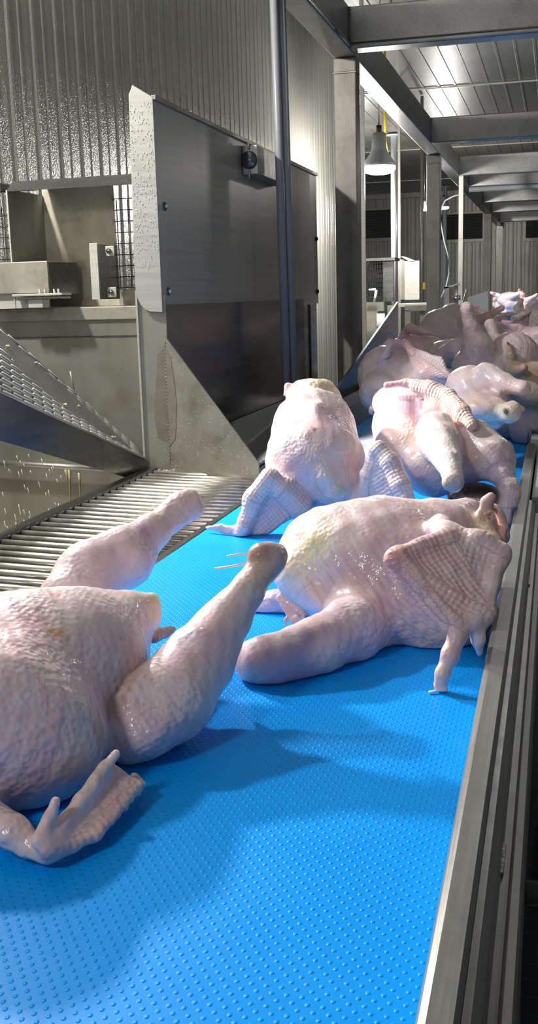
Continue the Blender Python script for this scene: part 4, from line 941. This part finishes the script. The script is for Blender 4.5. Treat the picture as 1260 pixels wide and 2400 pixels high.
# ------------------------------------------------------------------ carcasses further along: one posed body each
def pose(px, py, y, az, s=1.0, roll=0.0, wing=0, leg=0.0):
    """a whole carcass lying at the surveyed point; az = heading of the neck, roll about its length"""
    o = V3(P(px, py, y)); c, sn = math.cos(az), math.sin(az); X = V3((c, sn, 0)); Y0 = V3((-sn, c, 0)); Z0 = V3((0, 0, 1))
    Y = Y0*math.cos(roll)+Z0*math.sin(roll); Z = Z0*math.cos(roll)-Y0*math.sin(roll)
    def W(a, b, d): return o+(X*a+Y*b+Z*d)*s
    pr = [ell(W(0.05, 0, 0), (0.17*s, 0.135*s, 0.125*s), X, Y, 0.05), ell(W(-0.10, 0, -0.01), (0.13*s, 0.11*s, 0.10*s), X, Y, 0.05), cone(W(-0.02, 0, 0.09), W(0.13, 0, 0.08), 0.03*s, 0.035*s, 0.05),
          cone(W(0.18, 0, 0), W(0.24, 0, -0.01), 0.06*s, 0.035*s, 0.03, (1, 1, 0.92)), cone(W(0.25, 0, 0), W(0.265, 0, 0.01), 0.028*s, 0.02*s, 0.008, FAT)]
    for g in (-1, 1):
        lift = leg*(1 if g > 0 else 0.4)
        k = W(0.0, g*0.13, 0.03)
        e1, e2 = W(-0.15, g*(0.12+0.04*lift), 0.03+0.10*lift), W(-0.25, g*(0.11+0.05*lift), 0.04+0.19*lift)
        pr += [cone(W(-0.08, g*0.09, -0.01), k, 0.07*s, 0.06*s, 0.03), cone(k, e1, 0.06*s, 0.036*s, 0.012, SKIN, 0.3), cone(e1, e2, 0.036*s, 0.021*s, 0.012), cone(e2, e2+(e2-e1)*0.12, 0.025*s, 0.024*s, 0.006, PINK)]
        f = 1.0 if (wing == 0 or g == wing) else 0.0
        sh, el_, wr, tp = W(0.13, g*0.12, 0.03), W(0.02, g*0.18, 0.06+0.05*f), W(0.13, g*0.20, 0.09+0.07*f), W(0.04, g*0.23, 0.08+0.09*f)
        pr += [cone(sh, el_, 0.034*s, 0.026*s, 0.015, SKIN, 0.7), cone(el_, wr, 0.026*s, 0.019*s, 0.008, SKIN, 1.0), web(sh, el_, wr, 0.009*s, 0.010, PINK, 1.0), cone(wr, tp, 0.018*s, 0.006*s, 0.006, RED)]
    return pr
far = [
    ('d1', 1248, 905, 4.95, 1.7, 0.80, 0.4, 0, 0.2, 'brownish turkey at the right belt edge just beyond the cut neck stump', (0.78, 0.72, 0.55)),
    ('d2', 1250, 822, 6.2, 2.6, 0.92, 0.5, -1, 0.3, 'turkey with purplish skin folds at the right frame edge above the brownish one', (0.97, 0.9, 1.0)),
    ('d3', 1180, 800, 7.6, 0.4, 0.95, -0.3, 0, 0.3, 'pale turkey sprawled right behind the two upright drumsticks', None),
    ('d4', 1110, 775, 7.9, 2.8, 0.95, 0.2, 1, 0.5, 'turkey with pink ridged wing spread behind the tallest drumstick', PINK),
    ('d5', 1245, 768, 8.8, 1.2, 1.0, 0.3, 0, 0.2, 'cream coloured turkey lying sunlit in the far heap at right', PALE),
    ('d6', 1150, 768, 9.8, 2.9, 0.9, 0.2, 0, 0.3, 'small looking turkey left of the bare blue gap in the far heap', PINK),
    ('d7', 1222, 758, 11.2, 0.3, 1.0, -0.4, 0, 0.2, 'white-skinned turkey just under the topmost far one', PALE),
    ('d8', 1252, 722, 13.4, 2.0, 1.0, 0.3, 1, 0.4, 'pink turkey cut by the right frame edge high in the far heap', RED),
    ('d9', 1196, 712, 14.6, 2.4, 1.15, 0.2, -1, 0.3, 'farthest turkey in view, standing alone left of the pink one by the ribbed wall', None),
]
far_done = ['b7', 'b8']
for (key, px, py, y, az, s, ro, wg, lg, lab, tint) in far:
    pr = pose(px, py, y, az, s, ro, wg, lg)
    low = float(P(px, py, y)[2])-0.12*s
    if tint:
        for q in pr: q['col'] = tuple(a*b for a, b in zip(q['col'], tint))
    if low > 0.02:                         # carcass pushed up against others: keep its mass down to the belt
        o = V3(P(px, py, y)); o2 = o.copy(); o2[2] = 0.07; pr.insert(1, cone(o, o2, 0.11*s, 0.13*s, 0.06))
    bird(key, lab, pr, 0.009, 0.003, py*0.1, tuple(far_done[-2:])); far_done.append(key)
